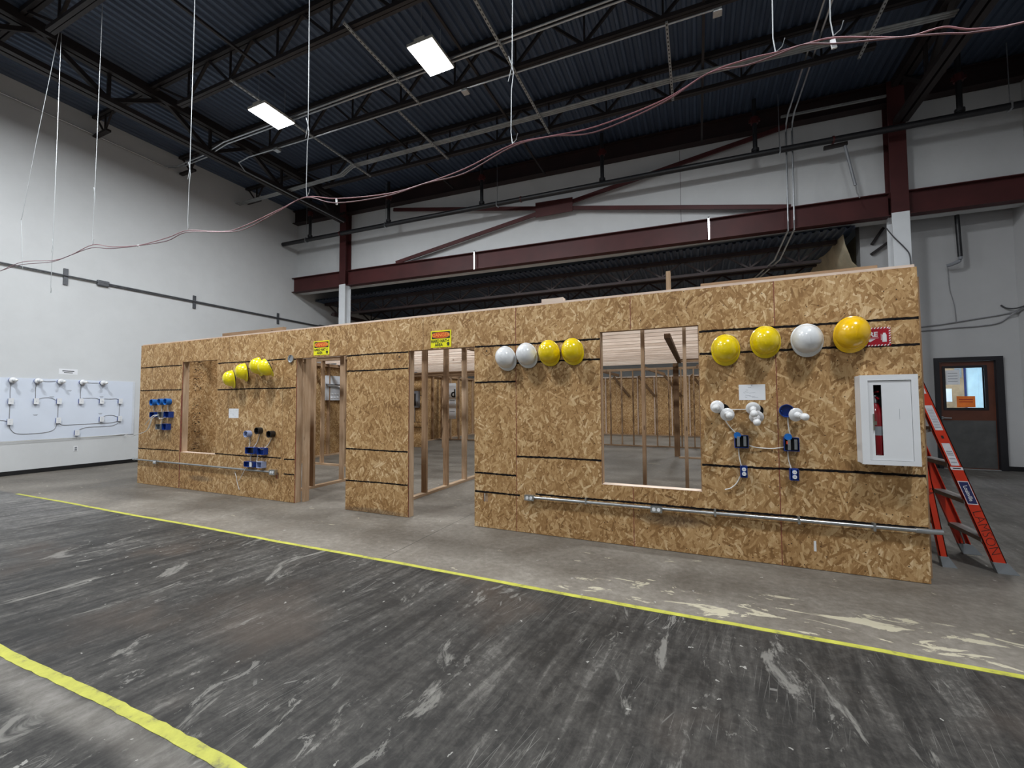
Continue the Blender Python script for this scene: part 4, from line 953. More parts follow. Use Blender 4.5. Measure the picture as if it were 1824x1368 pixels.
def round_box(x, z, r, dep, mat, lab, y=YF, tilt=0):
    root = empty('round_box', (x, y, z), lab, 'electrical box')
    T = Matrix.Translation((x, y, z)) @ Matrix.Rotation(PI/2, 4, 'X')
    n = 24; vs = []; prof = [(r*0.94, 0), (r, dep), (r*0.9, dep), (r*0.85, 0.006)]
    m = MB()
    for q, zz in prof:
        for k in range(n): t = 2*PI*k/n; vs.append(T @ Vector((q*math.cos(t), q*math.sin(t), zz)))
    m.add(vs, [(i*n+k, i*n+(k+1) % n, (i+1)*n+(k+1) % n, (i+1)*n+k) for i in range(3) for k in range(n)]); m.build('ring', mat, root, smooth=True)
    MB().lathe([(r*0.86, 0.002), (r*0.86, 0.006)], T, n).build('back', mat, root)
    for s in (-1, 1): MB().tube([tuple(T @ Vector((s*r*0.7, 0, 0.006))), tuple(T @ Vector((s*r*0.7, 0, dep)))], r*0.10, 6).build('screw_post', mat, root)
    return root
def gang_box(x0, x1, z0, z1, mat, lab, dep=0.055, y=YF, fill=None):
    root = empty('device_box', ((x0+x1)/2, y, z0), lab, 'electrical box'); t = 0.004
    m = MB(); m.box(x0, x0+t, y-dep, y, z0, z1); m.box(x1-t, x1, y-dep, y, z0, z1); m.box(x0+t, x1-t, y-dep, y, z0, z0+t); m.box(x0+t, x1-t, y-dep, y, z1-t, z1); m.box(x0+t, x1-t, y-t, y, z0+t, z1-t)
    m.build('box', mat, root)
    if fill: MB().box(x0+t, x1-t, y-0.02, y-t, z0+t, z1-t).build('inside', fill, root)
    return root
def toggle(root, x, z, h=0.085, y=YF-0.058):
    MB().box(x-0.011, x+0.011, y-0.003, y, z-h/2, z+h/2).build('strap', 'galv', root); MB().box(x-0.009, x+0.009, y, y+0.03, z-h*0.32, z+h*0.32).build('switch_body', 'black_plastic', root)
    MB().box(x-0.004, x+0.004, y-0.012, y-0.003, z-0.008, z+0.006).build('toggle', 'galv', root)
def duplex(root, x, z, y=YF-0.058, s=1.0):
    MB().box(x-0.018*s, x+0.018*s, y-0.002, y+0.02, z-0.040*s, z+0.040*s).build('yoke', 'blue_plastic', root)
    for k in (-1, 1):
        p = MB().lathe([(0.0165*s, 0), (0.0165*s, 0.004)], Matrix.Translation((x, y-0.002, z+k*0.0195*s)) @ Matrix.Rotation(PI/2, 4, 'X'), 16).build('receptacle', 'white_plastic', root)
        MB().box(x-0.007*s, x-0.0045*s, y-0.0066, y-0.006, z+k*0.0195*s-0.004, z+k*0.0195*s+0.005).box(x+0.0045*s, x+0.007*s, y-0.0066, y-0.006, z+k*0.0195*s-0.004, z+k*0.0195*s+0.005).build('slots', 'ink_black', p)
round_box(0.205, 1.320, 0.052, 0.035, 'black_plastic', 'black round box behind the two leftmost bulbs'); round_box(0.468, 1.312, 0.052, 0.035, 'black_plastic', 'black round box behind the middle pair of bulbs')
round_box(0.688, 1.310, 0.055, 0.045, 'blue_plastic', 'blue round box left of the single bulb')
lampholder((0.160, YF-0.055, 1.345), (-0.16, -1, -0.06), 'white lampholder with bulb, upper left of the first pair'); lampholder((0.234, YF-0.075, 1.278), (0.10, -1, -0.05), 'white lampholder with bulb, lower right of the first pair')
lampholder((0.437, YF-0.055, 1.335), (-0.04, -1, -0.42), 'white lampholder with bulb, upper one of the middle pair'); lampholder((0.462, YF-0.05, 1.262), (-0.08, -1, -0.40), 'white lampholder with bulb, lower one of the middle pair')
lampholder((0.743, YF-0.06, 1.280), (0.42, -1, -0.14), 'single white lampholder with bulb beside the blue round box')
b = gang_box(0.290, 0.396, 0.985, 1.095, 'blue_plastic', 'blue two-gang switch box under the first pair of bulbs', fill='ink_black'); toggle(b, 0.318, 1.042); toggle(b, 0.368, 1.045); MB().lathe([(0.028, 0), (0.028, 0.012)], Matrix.Translation((0.312, YF-0.045, 1.095)) @ Matrix.Rotation(PI/2, 4, 'X'), 16).build('cable_clamp', 'sky_blue_plastic', b)
b = gang_box(0.660, 0.768, 0.972, 1.085, 'blue_plastic', 'blue two-gang switch box under the single bulb', fill='ink_black'); toggle(b, 0.695, 1.025); toggle(b, 0.742, 1.03); MB().lathe([(0.028, 0), (0.028, 0.012)], Matrix.Translation((0.690, YF-0.045, 1.092)) @ Matrix.Rotation(PI/2, 4, 'X'), 16).build('cable_clamp', 'sky_blue_plastic', b); MB().box(0.676, 0.684, YF-0.06, YF-0.05, 1.03, 1.055).build('red_wire', 'sign_red', b)
b = gang_box(0.329, 0.382, 0.730, 0.830, 'blue_plastic', 'blue outlet box with a cable tail below the left switch box', fill='blue_plastic'); duplex(b, 0.3555, 0.782)
b = gang_box(0.696, 0.758, 0.730, 0.825, 'blue_plastic', 'blue outlet box below the right switch box', fill='blue_plastic'); duplex(b, 0.727, 0.780)
W = YF-0.008
for pts, lab in (([(0.215, W-0.02, 1.235), (0.25, W, 1.175), (0.312, W, 1.10)], 'white cable from the first bulbs down to the left switch box'), ([(0.26, W-0.01, 1.318), (0.34, W, 1.320), (0.42, W-0.01, 1.320)], 'white cable joining the two pairs of bulbs'),
                 ([(0.322, W, 0.99), (0.325, W, 0.91), (0.338, W-0.02, 0.83)], 'white cable from the left switch box to its outlet'), ([(0.392, W-0.02, 1.012), (0.45, W-0.012, 0.992), (0.53, W, 0.985), (0.60, W-0.006, 0.988), (0.664, W-0.02, 1.003)], 'white cable sagging between the two switch boxes'),
                 ([(0.698, W-0.01, 1.26), (0.70, W-0.012, 1.18), (0.712, W-0.03, 1.085)], 'white cable from the single bulb to its switch box'), ([(0.692, W, 0.975), (0.695, W, 0.90), (0.708, W-0.02, 0.828)], 'white cable from the right switch box to its outlet'),
                 ([(0.325, W-0.02, 0.733), (0.30, W-0.012, 0.675), (0.255, W-0.01, 0.628), (0.205, W-0.004, 0.607)], 'white cable tail hanging below the left outlet box')):
    cable('cable', pts, 0.0048, 'cable_white', label=lab, cat='cable')
# middle left group
def rb(ax, az, r, dep, mat, lab): x, z = to_wall(ax, az, dep*0.6); return round_box(x, z, r, dep, mat, lab)
rb(-6.215, 0.938, 0.050, 0.075, 'grey_blue_plastic', 'pale blue round box beside the two black ones'); rb(-5.975, 0.992, 0.050, 0.075, 'black_plastic', 'upper black round box left of the left doorway'); rb(-5.710, 0.948, 0.050, 0.080, 'black_plastic', 'black round box nearest the left doorway')
def gb(ax0, ax1, z0, z1, mat, lab, dep=0.06, fill=None):
    d = dep*0.6; s = (YF-d)/YF; return gang_box(ax0*s+0.02, ax1*s+0.01, 1.395+(z0-1.395)*s, 1.395+(z1-1.395)*s, mat, lab, dep, fill=fill)
b = gb(-6.24, -6.04, 0.648, 0.742, 'blue_plastic', 'blue two-gang box left of the left doorway', 0.07, 'black_plastic'); b = gb(-5.98, -5.82, 0.645, 0.742, 'blue_plastic', 'blue box right of the two-gang box by the left doorway', 0.07, 'blue_plastic')
b = gb(-6.27, -6.04, 0.452, 0.530, 'blue_plastic', 'wide blue box just above the left conduit', 0.06, 'blue_plastic'); xw, zw = to_wall(-6.12, 0.488, 0.06); MB().box(xw-0.03, xw+0.01, YF-0.065, YF-0.05, zw-0.035, zw+0.035).build('receptacle', 'white_plastic', b)
gb(-5.98, -5.86, 0.450, 0.540, 'grey_blue_plastic', 'pale blue box just above the left conduit', 0.08, 'grey_blue_plastic')
for pts, lab in (([(-6.15, W, 0.89), (-6.14, W, 0.81), (-6.135, W-0.02, 0.745)], 'white cable below the pale blue round box'), ([(-5.93, W, 0.945), (-5.98, W, 0.83), (-6.03, W-0.02, 0.745)], 'white cable below the upper black round box'),
                 ([(-5.67, W, 0.90), (-5.74, W, 0.80), (-5.82, W-0.03, 0.725), (-5.90, W-0.03, 0.752)], 'white cable curling from the black box by the doorway'), ([(-6.10, W, 0.65), (-6.115, W, 0.59), (-6.11, W, 0.53)], 'white cable joining the blue boxes above the left conduit'),
                 ([(-5.96, W, 0.65), (-5.975, W, 0.58), (-5.95, W-0.02, 0.545), (-5.88, W-0.03, 0.548)], 'white cable looping into the pale blue box'), ([(-6.15, W-0.03, 0.452), (-6.20, W-0.03, 0.41), (-6.27, W-0.02, 0.33), (-6.37, W, 0.23)], 'white cable tail below the left conduit'),
                 ([(-6.47, W, 0.36), (-6.42, W-0.01, 0.29), (-6.41, W, 0.20), (-6.36, W, 0.10)], 'curled white cable end near the floor on the OSB wall')):
    cable('cable', pts, 0.0052, 'cable_white', label=lab, cat='cable')
# far left group
rb(-8.70, 1.424, 0.055, 0.075, 'sky_blue_plastic', 'bright blue round box, left of three in a row'); rb(-8.475, 1.431, 0.055, 0.075, 'sky_blue_plastic', 'bright blue round box, middle of three in a row'); rb(-8.29, 1.433, 0.055, 0.080, 'sky_blue_plastic', 'bright blue round box, right of three in a row')
for a in ((-8.76, -8.60, 1.165, 1.255, 'blue_plastic', 'dark blue box at the left of the second row'), (-8.52, -8.38, 1.165, 1.26, 'grey_plastic', 'grey box in the middle of the second row'), (-8.34, -8.18, 1.165, 1.265, 'blue_plastic', 'dark blue box at the right of the second row'),
          (-8.57, -8.42, 0.96, 1.05, 'grey_plastic', 'grey box in the bottom row of the left wiring group'), (-8.38, -8.25, 0.955, 1.06, 'blue_plastic', 'blue box in the bottom row of the left wiring group')):
    gb(*a[:4], a[4], a[5], 0.075, a[4])
for k, (xa, xb) in enumerate(((-8.66, -8.64), (-8.42, -8.41), (-8.24, -8.22))):
    cable('cable', [(xa, W, 1.39), (xa+0.004, W-0.004, 1.32), (xb, W, 1.25)], 0.0055, 'cable_white', label='short white cable below the %s bright blue round box' % ('left', 'middle', 'right')[k], cat='cable')
cable('cable', [(-8.40, W-0.05, 1.17), (-8.33, W-0.07, 1.145), (-8.27, W-0.06, 1.15), (-8.22, W-0.05, 1.175)], 0.006, 'cable_white', label='white cable curling under the right box of the second row', cat='cable')
cable('cable', [(-8.38, W, 1.16), (-8.40, W, 1.10), (-8.42, W, 1.05)], 0.006, 'cable_white', label='white cable between the second and bottom rows of boxes', cat='cable')
for dx, dz, nm in ((-0.36, -0.17, 'upper'), (-0.28, -0.25, 'middle')):
    cable('cable', [(-8.36, W-0.07, 1.21), (-8.48, W-0.10, 1.19), (-8.36+dx*0.7, W-0.10, 1.21+dz*0.6), (-8.36+dx, W-0.09, 1.21+dz)], 0.006, 'cable_white', label='%s loose white cable end sprouting from the grey box' % nm, cat='cable')
cable('cable', [(-8.36, W-0.08, 1.21), (-8.45, W-0.11, 1.16), (-8.52, W-0.11, 1.05), (-8.58, W-0.10, 0.99), (-8.75, W-0.08, 0.915), (-9.1, W-0.05, 0.85), (-9.8, 4.50, 0.79), (-11.2, 5.0, 0.725), (-12.2, 5.5, 0.70), (-12.40, 5.5, 0.69), (-12.405, 5.2, 0.676), (-12.405, 4.0, 0.670), (-12.405, 2.5, 0.668)], 0.0055, 'cable_white', label='long white cable from the OSB corner to the white board', cat='cable', seg=8)
# round steel box over the marker line beside the left doorway
T = round_box(-5.30, 2.030, 0.055, 0.022, 'galv', 'round steel box beside the left doorway sign')

# ------------------------------------------------------------------ wiring board on the left wall
XB = XL + 0.014
root = empty('wiring_board', (XL, 4.2, 0.68), 'large white board of practice wiring on the left wall', 'board')
MB().box(XL+0.001, XB, 2.45, 5.71, 0.678, 1.93).build('board_panel', 'whiteboard', root)
MB().box(XB, XB+0.001, 5.67, 5.71, 0.678, 1.93).build('edge_strip', 'enamel_panel', root)
for y, z in ((4.05, 1.19), (4.28, 1.56), (5.09, 1.57), (5.08, 1.19), (4.55, 1.70)):
    for k in range(2): MB().box(XB, XB+0.0006, y-0.035+0.01*k, y+0.035-0.01*k, z-0.006-0.018*k, z+0.004-0.018*k).build('caption_line', 'ink_grey', root)
names5 = ('first', 'second', 'third', 'fourth', 'fifth', 'sixth')
for i, y in enumerate((3.69, 4.04, 4.38, 4.73, 5.08)):
    T = Matrix.Translation((XB, y+0.01, 1.885)) @ Matrix.Rotation(PI/2, 4, 'Y')
    root = lampholder((XB+0.045, y+0.012, 1.88), (1, 0.06, 0.0), 'white bulb holder on the wiring board, %s from the left' % names5[i])
    MB().lathe([(0.050, -0.045), (0.050, 0.0)], Matrix.Translation((XB+0.045, y+0.012, 1.88)) @ Matrix.Rotation(PI/2, 4, 'Y'), 16).build('box', 'blue_plastic', root, smooth=True)
def board_box(y, z, lab, outlet):
    root = empty('device_box', (XB, y, z-0.05), lab, 'electrical box')
    MB().box(XB, XB+0.05, y-0.030, y+0.030, z-0.05, z+0.05).build('box', 'blue_plastic', root); MB().box(XB+0.05, XB+0.056, y-0.037, y+0.037, z-0.06, z+0.06).build('cover_plate', 'white_plastic', root)
    if outlet:
        for k in (-1, 1): MB().lathe([(0.015, 0), (0.015, 0.003)], Matrix.Translation((XB+0.056, y, z+k*0.02)) @ Matrix.Rotation(PI/2, 4, 'Y'), 12).build('receptacle', 'white_steel', root)
    else: MB().box(XB+0.056, XB+0.066, y-0.004, y+0.004, z-0.008, z+0.008).build('toggle', 'white_steel', root)
for i, y in enumerate((3.69, 4.04, 4.38, 4.73, 5.08, 5.42)): board_box(y, 1.465, 'white switch on the wiring board middle row, %s from the left' % names5[i], False)
for i, y in enumerate((3.69, 4.38, 5.09, 5.42)): board_box(y, 1.06, 'white outlet on the wiring board lower row, %s from the left' % names5[i], True)
board_box(4.68, 0.78, 'lone white outlet low on the wiring board edge', True)
wx = XB + 0.006
def bw(pts, lab): cable('cable', [(wx, y, z) for y, z in pts], 0.005, 'cable_grey', label=lab, cat='cable')
bw([(4.09, 1.885), (4.2, 1.875), (4.33, 1.885)], 'grey cable between the second and third bulb holders'); bw([(4.78, 1.88), (4.9, 1.872), (5.03, 1.875)], 'grey cable between the fourth and fifth bulb holders')
for y, nm in ((3.69, 'first'), (4.04, 'second'), (4.73, 'fourth')): bw([(y, 1.83), (y-0.004, 1.68), (y, 1.52)], 'thin vertical cable under the %s bulb holder' % nm)
for y, nm in ((3.69, 'first'), (4.38, 'second'), (5.42, 'last')): bw([(y, 1.41), (y, 1.25), (y, 1.11)], 'vertical cable down to the %s lower outlet' % nm)
bw([(4.07, 1.50), (4.15, 1.535), (4.26, 1.535), (4.34, 1.49)], 'arched cable between the second and third switches'); bw([(4.77, 1.53), (4.88, 1.535), (5.0, 1.53), (5.06, 1.49)], 'arched cable between the fourth and fifth switches')
bw([(5.12, 1.52), (5.26, 1.515), (5.36, 1.52), (5.41, 1.48)], 'arched cable between the fifth and sixth switches'); bw([(3.0, 1.12), (3.4, 1.10), (3.58, 1.095), (3.66, 1.07)], 'cable entering the first lower outlet from the left edge')
bw([(3.69, 1.0), (3.72, 0.90), (3.80, 0.82), (4.0, 0.805), (4.22, 0.82), (4.34, 0.88), (4.37, 1.0)], 'deep sagging cable between the first and second lower outlets'); bw([(4.41, 1.0), (4.48, 0.955), (4.75, 0.96), (5.1, 0.965), (5.3, 0.97), (5.40, 1.01)], 'long sagging cable between the second and last lower outlets')
bw([(5.12, 1.11), (5.2, 1.14), (5.3, 1.14), (5.39, 1.10)], 'arched cable between the last two lower outlets'); bw([(4.73, 0.84), (4.85, 0.885), (5.1, 0.89), (5.3, 0.90), (5.40, 0.95)], 'cable from the lone low outlet up to the last outlet')
root = empty('paper_sign', (XL, 4.53, 2.04), 'white paper title card above the wiring board', 'sign')
MB().box(XL, XL+0.003, 4.375, 4.675, 2.042, 2.160).build('card', 'paper', root); MB().box(XL+0.003, XL+0.004, 4.43, 4.62, 2.105, 2.122).build('title_line', 'ink_black', root); MB().box(XL+0.003, XL+0.004, 4.455, 4.595, 2.072, 2.085).build('title_line', 'ink_black', root)
root = empty('wall_outlet', (XL, 4.69, 0.36), 'small white outlet low on the left wall below the board', 'outlet')
MB().box(XL, XL+0.006, 4.655, 4.725, 0.375, 0.49).build('cover_plate', 'white_plastic', root); MB().box(XL+0.006, XL+0.012, 4.672, 4.708, 0.395, 0.425).box(XL+0.006, XL+0.012, 4.672, 4.708, 0.44, 0.47).build('receptacle', 'grey_plastic', root)
# conduit with brackets along the left wall
root = empty('wall_conduit', (XL+0.04, 7.5, 4.15), 'grey conduit running along the left wall above the mock-up', 'conduit')
MB().tube([(XL+0.045, 1.0, 4.165), (XL+0.045, 13.0, 4.165)], 0.018, 8).build('pipe', 'conduit_dark', root, smooth=True); MB().tube([(XL+0.035, 5.1, 4.135), (XL+0.035, 13.0, 4.14)], 0.010, 6).build('second_pipe', 'conduit_dark', root, smooth=True)
for y in (4.417, 6.967, 9.464): MB().box(XL, XL+0.035, y-0.035, y+0.035, 3.97, 4.32).build('strut_bracket', 'conduit_dark', root)
for y in (5.04, 11.2): MB().box(XL, XL+0.06, y-0.11, y+0.11, 4.09, 4.22).build('pull_box', 'conduit_dark', root, bevel=0.02)

# ------------------------------------------------------------------ hanging wires and the pink cable
HY = 3.05
cab = [(-10.88, 3.68), (-10.04, 3.72), (-9.0, 3.60), (-8.47, 3.60), (-7.83, 3.66), (-7.31, 3.55), (-6.65, 3.47), (-6.0, 3.47), (-5.6, 3.49), (-4.91, 3.36), (-4.53, 3.37), (-3.99, 3.45), (-3.61, 3.50), (-3.2, 3.40), (-2.58, 3.32), (-2.15, 3.33), (-1.75, 3.37), (-1.32, 3.465), (-1.0, 3.45), (-0.65, 3.43), (-0.18, 3.49), (0.11, 3.59), (0.34, 3.61), (0.5, 3.60), (0.65, 3.60), (0.8, 3.59), (1.0, 3.52), (1.15, 3.47), (1.3, 3.47), (1.43, 3.41), (1.7, 3.38), (2.6, 3.45)]
cable('string_cable', [(x, HY, z) for x, z in cab], 0.0048, 'cable_pink', label='pink cable strung along the hanging wires, upper strand', cat='cable', seg=5)
cable('string_cable', [(x, HY-0.015, z - (0.012 if i % 3 == 0 else 0.05 if i % 3 == 1 else 0.028)) for i, (x, z) in enumerate(cab)], 0.0048, 'cable_pink_dark', label='pink cable strung along the hanging wires, lower strand', cat='cable', seg=5)
for i, (x, zb, nm) in enumerate(((-9.02, 3.10, 'second from the left'), (-7.83, 3.66, 'third from the left'), (-5.60, 3.50, 'fourth from the left'), (-3.61, 3.50, 'fifth from the left'), (-1.32, 3.47, 'middle one with a crossed twist'), (0.50, 3.60, 'second from the right'), (0.80, 3.60, 'rightmost, ending at a white tag'))):
    root = empty('hanging_wire', (x, HY, zb), 'thin steel wire hanging from the roof joist, ' + nm, 'wire', 'wires holding the pink cable')
    zt = 7.22; zm = zb + (0.75 if i not in (4,) else 0.65)
    jx = random.uniform(-0.02, 0.02)
    MB().tube([(x+jx*1.5, HY, zt), (x+jx, HY, (zt+zm)/2), (x, HY, zm)], 0.0036, 5).build('wire', 'galv_wire', root, smooth=True)
    MB().tube([(x, HY, zm), (x+0.012, HY, zm-0.06), (x-0.006, HY, zm-0.2), (x-0.012, HY, zb+0.1), (x, HY, zb)], 0.0036, 5).build('wire', 'galv_wire', root, smooth=True)
    MB().tube([(x-0.03, HY, zm+0.09), (x, HY, zm), (x-0.035, HY, zm-0.12)], 0.003, 5).tube([(x, HY, zb), (x+0.035, HY-0.01, zb+0.02), (x+0.05, HY-0.01, zb+0.07)], 0.003, 5).build('twist', 'galv_wire', root, smooth=True)
root = empty('hanging_wire', (-10.0, HY, 3.3), 'thin steel wire hanging from the roof joist, leftmost slanting one', 'wire', 'wires holding the pink cable')
MB().tube([(-9.10, HY, 7.3), (-9.75, HY, 5.6), (-10.12, HY, 4.5), (-10.16, HY, 4.44), (-10.02, HY, 3.6)], 0.0036, 5).build('wire', 'galv_wire', root, smooth=True)
for x, z, w, h, nm in ((0.795, 3.545, 0.028, 0.055, 'large white tag on the pink cable at the upper right'), (-3.20, 3.365, 0.016, 0.06, 'white tape flag on the pink cable left of the middle'), (-6.66, 3.462, 0.03, 0.03, 'small white tape knot on the pink cable near the left wall')):
    m = MB(); m.poly([(x-w*0.5, z+h*0.5), (x+w*0.4, z+h*0.5), (x+w*0.7, z-h*0.5), (x-w*0.2, z-h*0.5)], lambda u, v, d: (u, HY-0.012+d, v), 0.012); m.build('cable_tag', 'tape_white', label=nm, cat='tag')

# ------------------------------------------------------------------ step ladder leaning at the right corner
LY0, LY1 = 4.745, 5.26
def lad(t, x_foot=2.215, z0=0.0, lean=0.275): return x_foot - lean*t/1.0 * 1.0, t
root = empty('step_ladder', (2.05, 5.0, 0), 'orange fibreglass step ladder leaning against the right end of the mock-up', 'ladder')
def rail(name, y, xf, lean, w, z1, z0=0.06, flange=1):
    fx = lambda z: xf - lean*z
    m = MB(); th = 0.006
    def quad(xa, xb, ya, yb):
        m.add([(fx(z0)+xa, ya, z0), (fx(z0)+xb, ya, z0), (fx(z0)+xb, yb, z0), (fx(z0)+xa, yb, z0), (fx(z1)+xa, ya, z1), (fx(z1)+xb, ya, z1), (fx(z1)+xb, yb, z1), (fx(z1)+xa, yb, z1)],
              [(0,3,2,1),(4,5,6,7),(0,1,5,4),(1,2,6,5),(2,3,7,6),(3,0,4,7)])
    quad(-w/2, w/2, y, y+th); quad(-w/2, -w/2+th, y, y+flange*0.030) if flange > 0 else quad(-w/2, -w/2+th, y+flange*0.030, y)
    quad(w/2-th, w/2, y, y+flange*0.030) if flange > 0 else quad(w/2-th, w/2, y+flange*0.030, y)
    o = m.build(name, 'ladder_orange', root)
    f = MB(); f.add([(fx(0.08)-w/2-0.004, y-0.006*flange-0.004, 0.085), (fx(0.08)+w/2+0.004, y-0.004, 0.085), (fx(0.08)+w/2+0.004, y+0.034*flange, 0.085), (fx(0.08)-w/2-0.004, y+0.034*flange, 0.085),
               (fx(0)-w/2+0.0, y-0.008, 0.0), (fx(0)+w/2+0.045, y-0.008, 0.0), (fx(0)+w/2+0.045, y+0.036*flange, 0.0), (fx(0)-w/2, y+0.036*flange, 0.0)],
              [(0,1,2,3),(7,6,5,4),(4,5,1,0),(5,6,2,1),(6,7,3,2),(7,4,0,3)])
    f.build('foot', 'ladder_foot', o); return fx
fA = rail('front_rail', LY0, 2.222, 0.312, 0.085, 1.88); fB = rail('front_rail', LY1, 2.222, 0.312, 0.085, 1.88, flange=-1)
fC = rail('rear_rail', LY0+0.01, 1.872, 0.13, 0.05, 1.80); fD = rail('rear_rail', LY1-0.01, 1.872, 0.13, 0.05, 1.80, flange=-1)
for z in (0.265, 0.565, 0.865, 1.165, 1.465, 1.76):
    st = MB(); x = fA(z); st.box(x-0.045, x+0.04, LY0+0.006, LY1-0.004, z-0.004, z+0.004).box(x+0.034, x+0.04, LY0+0.006, LY1-0.004, z-0.034, z-0.004).box(x-0.045, x-0.039, LY0+0.006, LY1-0.004, z-0.030, z-0.004); st.build('step', 'ladder_alu', root)
for z in (0.35, 0.95, 1.55): MB().box(fC(z)-0.012, fC(z)+0.012, LY0+0.015, LY1-0.015, z-0.012, z+0.012).build('rear_brace', 'ladder_alu', root)
for y in (LY0+0.02, LY1-0.02): MB().bar((fA(0.26)-0.02, y+0.10*(1 if y < 5 else -1), 0.262), (fA(0.08), y, 0.09), 0.006, 0.022).build('gusset_brace', 'ladder_alu', root)
MB().bar((fA(1.18), LY0+0.04, 1.15), (fC(1.1), LY0+0.04, 1.10), 0.006, 0.025).build('spreader', 'ladder_alu', root)
MB().box(fA(1.88)-0.12, fA(1.88)+0.05, LY0, LY1, 1.86, 1.91).build('top_cap', 'ladder_orange', root, bevel=0.006)
def on_rail(z, u, o=0.0006): return Vector((fA(z)+u, LY0-o, z))
def sticker(name, z0, z1, w, mat, par=None, u=0.0, o=0.0008):
    a, b = on_rail(z0, u-w/2, 0), on_rail(z1, u-w/2, 0)
    m = MB(); m.add([(fA(z0)+u-w/2, LY0-o, z0), (fA(z0)+u+w/2, LY0-o, z0), (fA(z1)+u+w/2, LY0-o, z1), (fA(z1)+u-w/2, LY0-o, z1), (fA(z0)+u-w/2, LY0, z0), (fA(z0)+u+w/2, LY0, z0), (fA(z1)+u+w/2, LY0, z1), (fA(z1)+u-w/2, LY0, z1)],
          [(0,1,2,3),(0,4,5,1),(1,5,6,2),(2,6,7,3),(3,7,4,0)])
    return m.build(name, mat, root)
sticker('warning_label', 1.45, 1.58, 0.05, 'label_white'); sticker('warning_label', 1.14, 1.35, 0.05, 'label_white'); sticker('warning_label', 0.848, 1.032, 0.052, 'label_white'); sticker('warning_label', 0.812, 0.836, 0.078, 'label_white')
for z in [1.16+0.013*i for i in range(13)]: sticker('label_print', z, z+0.005, 0.038, 'ink_grey', o=0.0012)
for z in (0.87, 0.90, 0.93, 0.945, 0.96): sticker('label_print', z, z+0.008, 0.038, 'ink_grey', o=0.0012)
sticker('label_print', 1.475, 1.485, 0.035, 'ink_black', o=0.0012); sticker('label_print', 0.821, 0.828, 0.05, 'ink_black', o=0.0012); sticker('label_print', 1.07, 1.095, 0.016, 'ink_black', o=0.0012)
sticker('brand_border', 0.535, 0.722, 0.066, 'label_white'); sticker('brand_label', 0.541, 0.716, 0.058, 'label_blue', o=0.0012)
dn = Vector((0.312, 0, -1)).normalized(); rt = Vector((1, 0, 0.312)).normalized()
text_part('brand_text', 'Louisville', 0.038, 'white_plastic', root, on_rail(0.625, 0.0, 0.0018), dn, rt, 0.0004, 0.92)
text_part('handwriting', 'LAMSON', 0.088, 'ink_black', root, on_rail(0.315, 0.0, 0.0012), dn, rt, -0.0022, 1.04)
text_part('handwriting', '5A', 0.05, 'ink_black', root, Vector((fC(0.62), LY0+0.009, 0.62)), Vector((0.13, 0, -1)).normalized(), Vector((1, 0, 0.13)).normalized(), -0.0005)

# ------------------------------------------------------------------ brown door with a lit window
root = empty('door_1', (5.0, 11.55, 0), 'brown door with grey kick plate and lit window in the far right corner', 'door', kind='structure')
m = MB(); m.box(DX0, DX0+0.07, 11.50, 11.68, 0, DZ1); m.box(DX1-0.11, DX1, 11.50, 11.68, 0, DZ1); m.box(DX0+0.07, DX1-0.11, 11.50, 11.68, DZ1-0.08, DZ1); m.build('door_frame', 'door_frame', root)
GX0, GX1, GZ0, GZ1 = 4.675, 5.262, 1.235, 2.045
slab = panel('door_slab', 'y', 11.56, 0.045, DX0+0.075, DX1-0.115, 0.012, DZ1-0.085, [(GX0, GX1, GZ0, GZ1)], ['door_wood', 'door_wood'], root)
panel('window_frame', 'y', 11.545, 0.07, GX0-0.045, GX1+0.045, GZ0-0.045, GZ1+0.045, [(GX0, GX1, GZ0, GZ1)], ['door_frame', 'door_frame'], slab)
MB().box(GX0, GX1, 11.580, 11.584, GZ0, GZ1).build('pane', 'clear_glass', slab)
MB().box(DX0+0.085, DX1-0.13, 11.556, 11.56, 0.03, 0.98).build('kick_plate', 'kick_plate', slab)
MB().tube([(4.60, 11.56, 1.03), (4.60, 11.50, 1.03), (4.72, 11.495, 1.025)], 0.012, 8).lathe([(0.03, 0), (0.03, 0.006)], Matrix.Translation((4.60, 11.56, 1.03)) @ Matrix.Rotation(PI/2, 4, 'X'), 14).build('handle', 'galv', slab, smooth=True)
MB().box(DX0+0.07, DX1-0.11, 11.50, 11.66, 0, 0.012).build('threshold', 'strut_grey', root)
for x0, x1, z0, z1, mt, nm, lab in ((4.69, 4.91, 1.71, 2.005, 'paper', 'paper_notice', 'white paper notice taped inside the door window'), (4.845, 5.125, 1.245, 1.47, 'orange_paper', 'paper_notice', 'orange paper notice at the bottom of the door window')):
    r = empty(nm, ((x0+x1)/2, 11.577, z0), lab, 'notice'); MB().box(x0, x1, 11.577, 11.579, z0, z1).build('sheet', mt, r)
    for k in range(4 if mt == 'paper' else 2):
        z = z1-0.06-(0.055 if mt == 'paper' else 0.05)*k; MB().box(x0+0.035, x1-0.035, 11.5762, 11.577, z-0.012, z).build('text_line', 'ink_grey' if mt == 'paper' else 'fire_red', r)
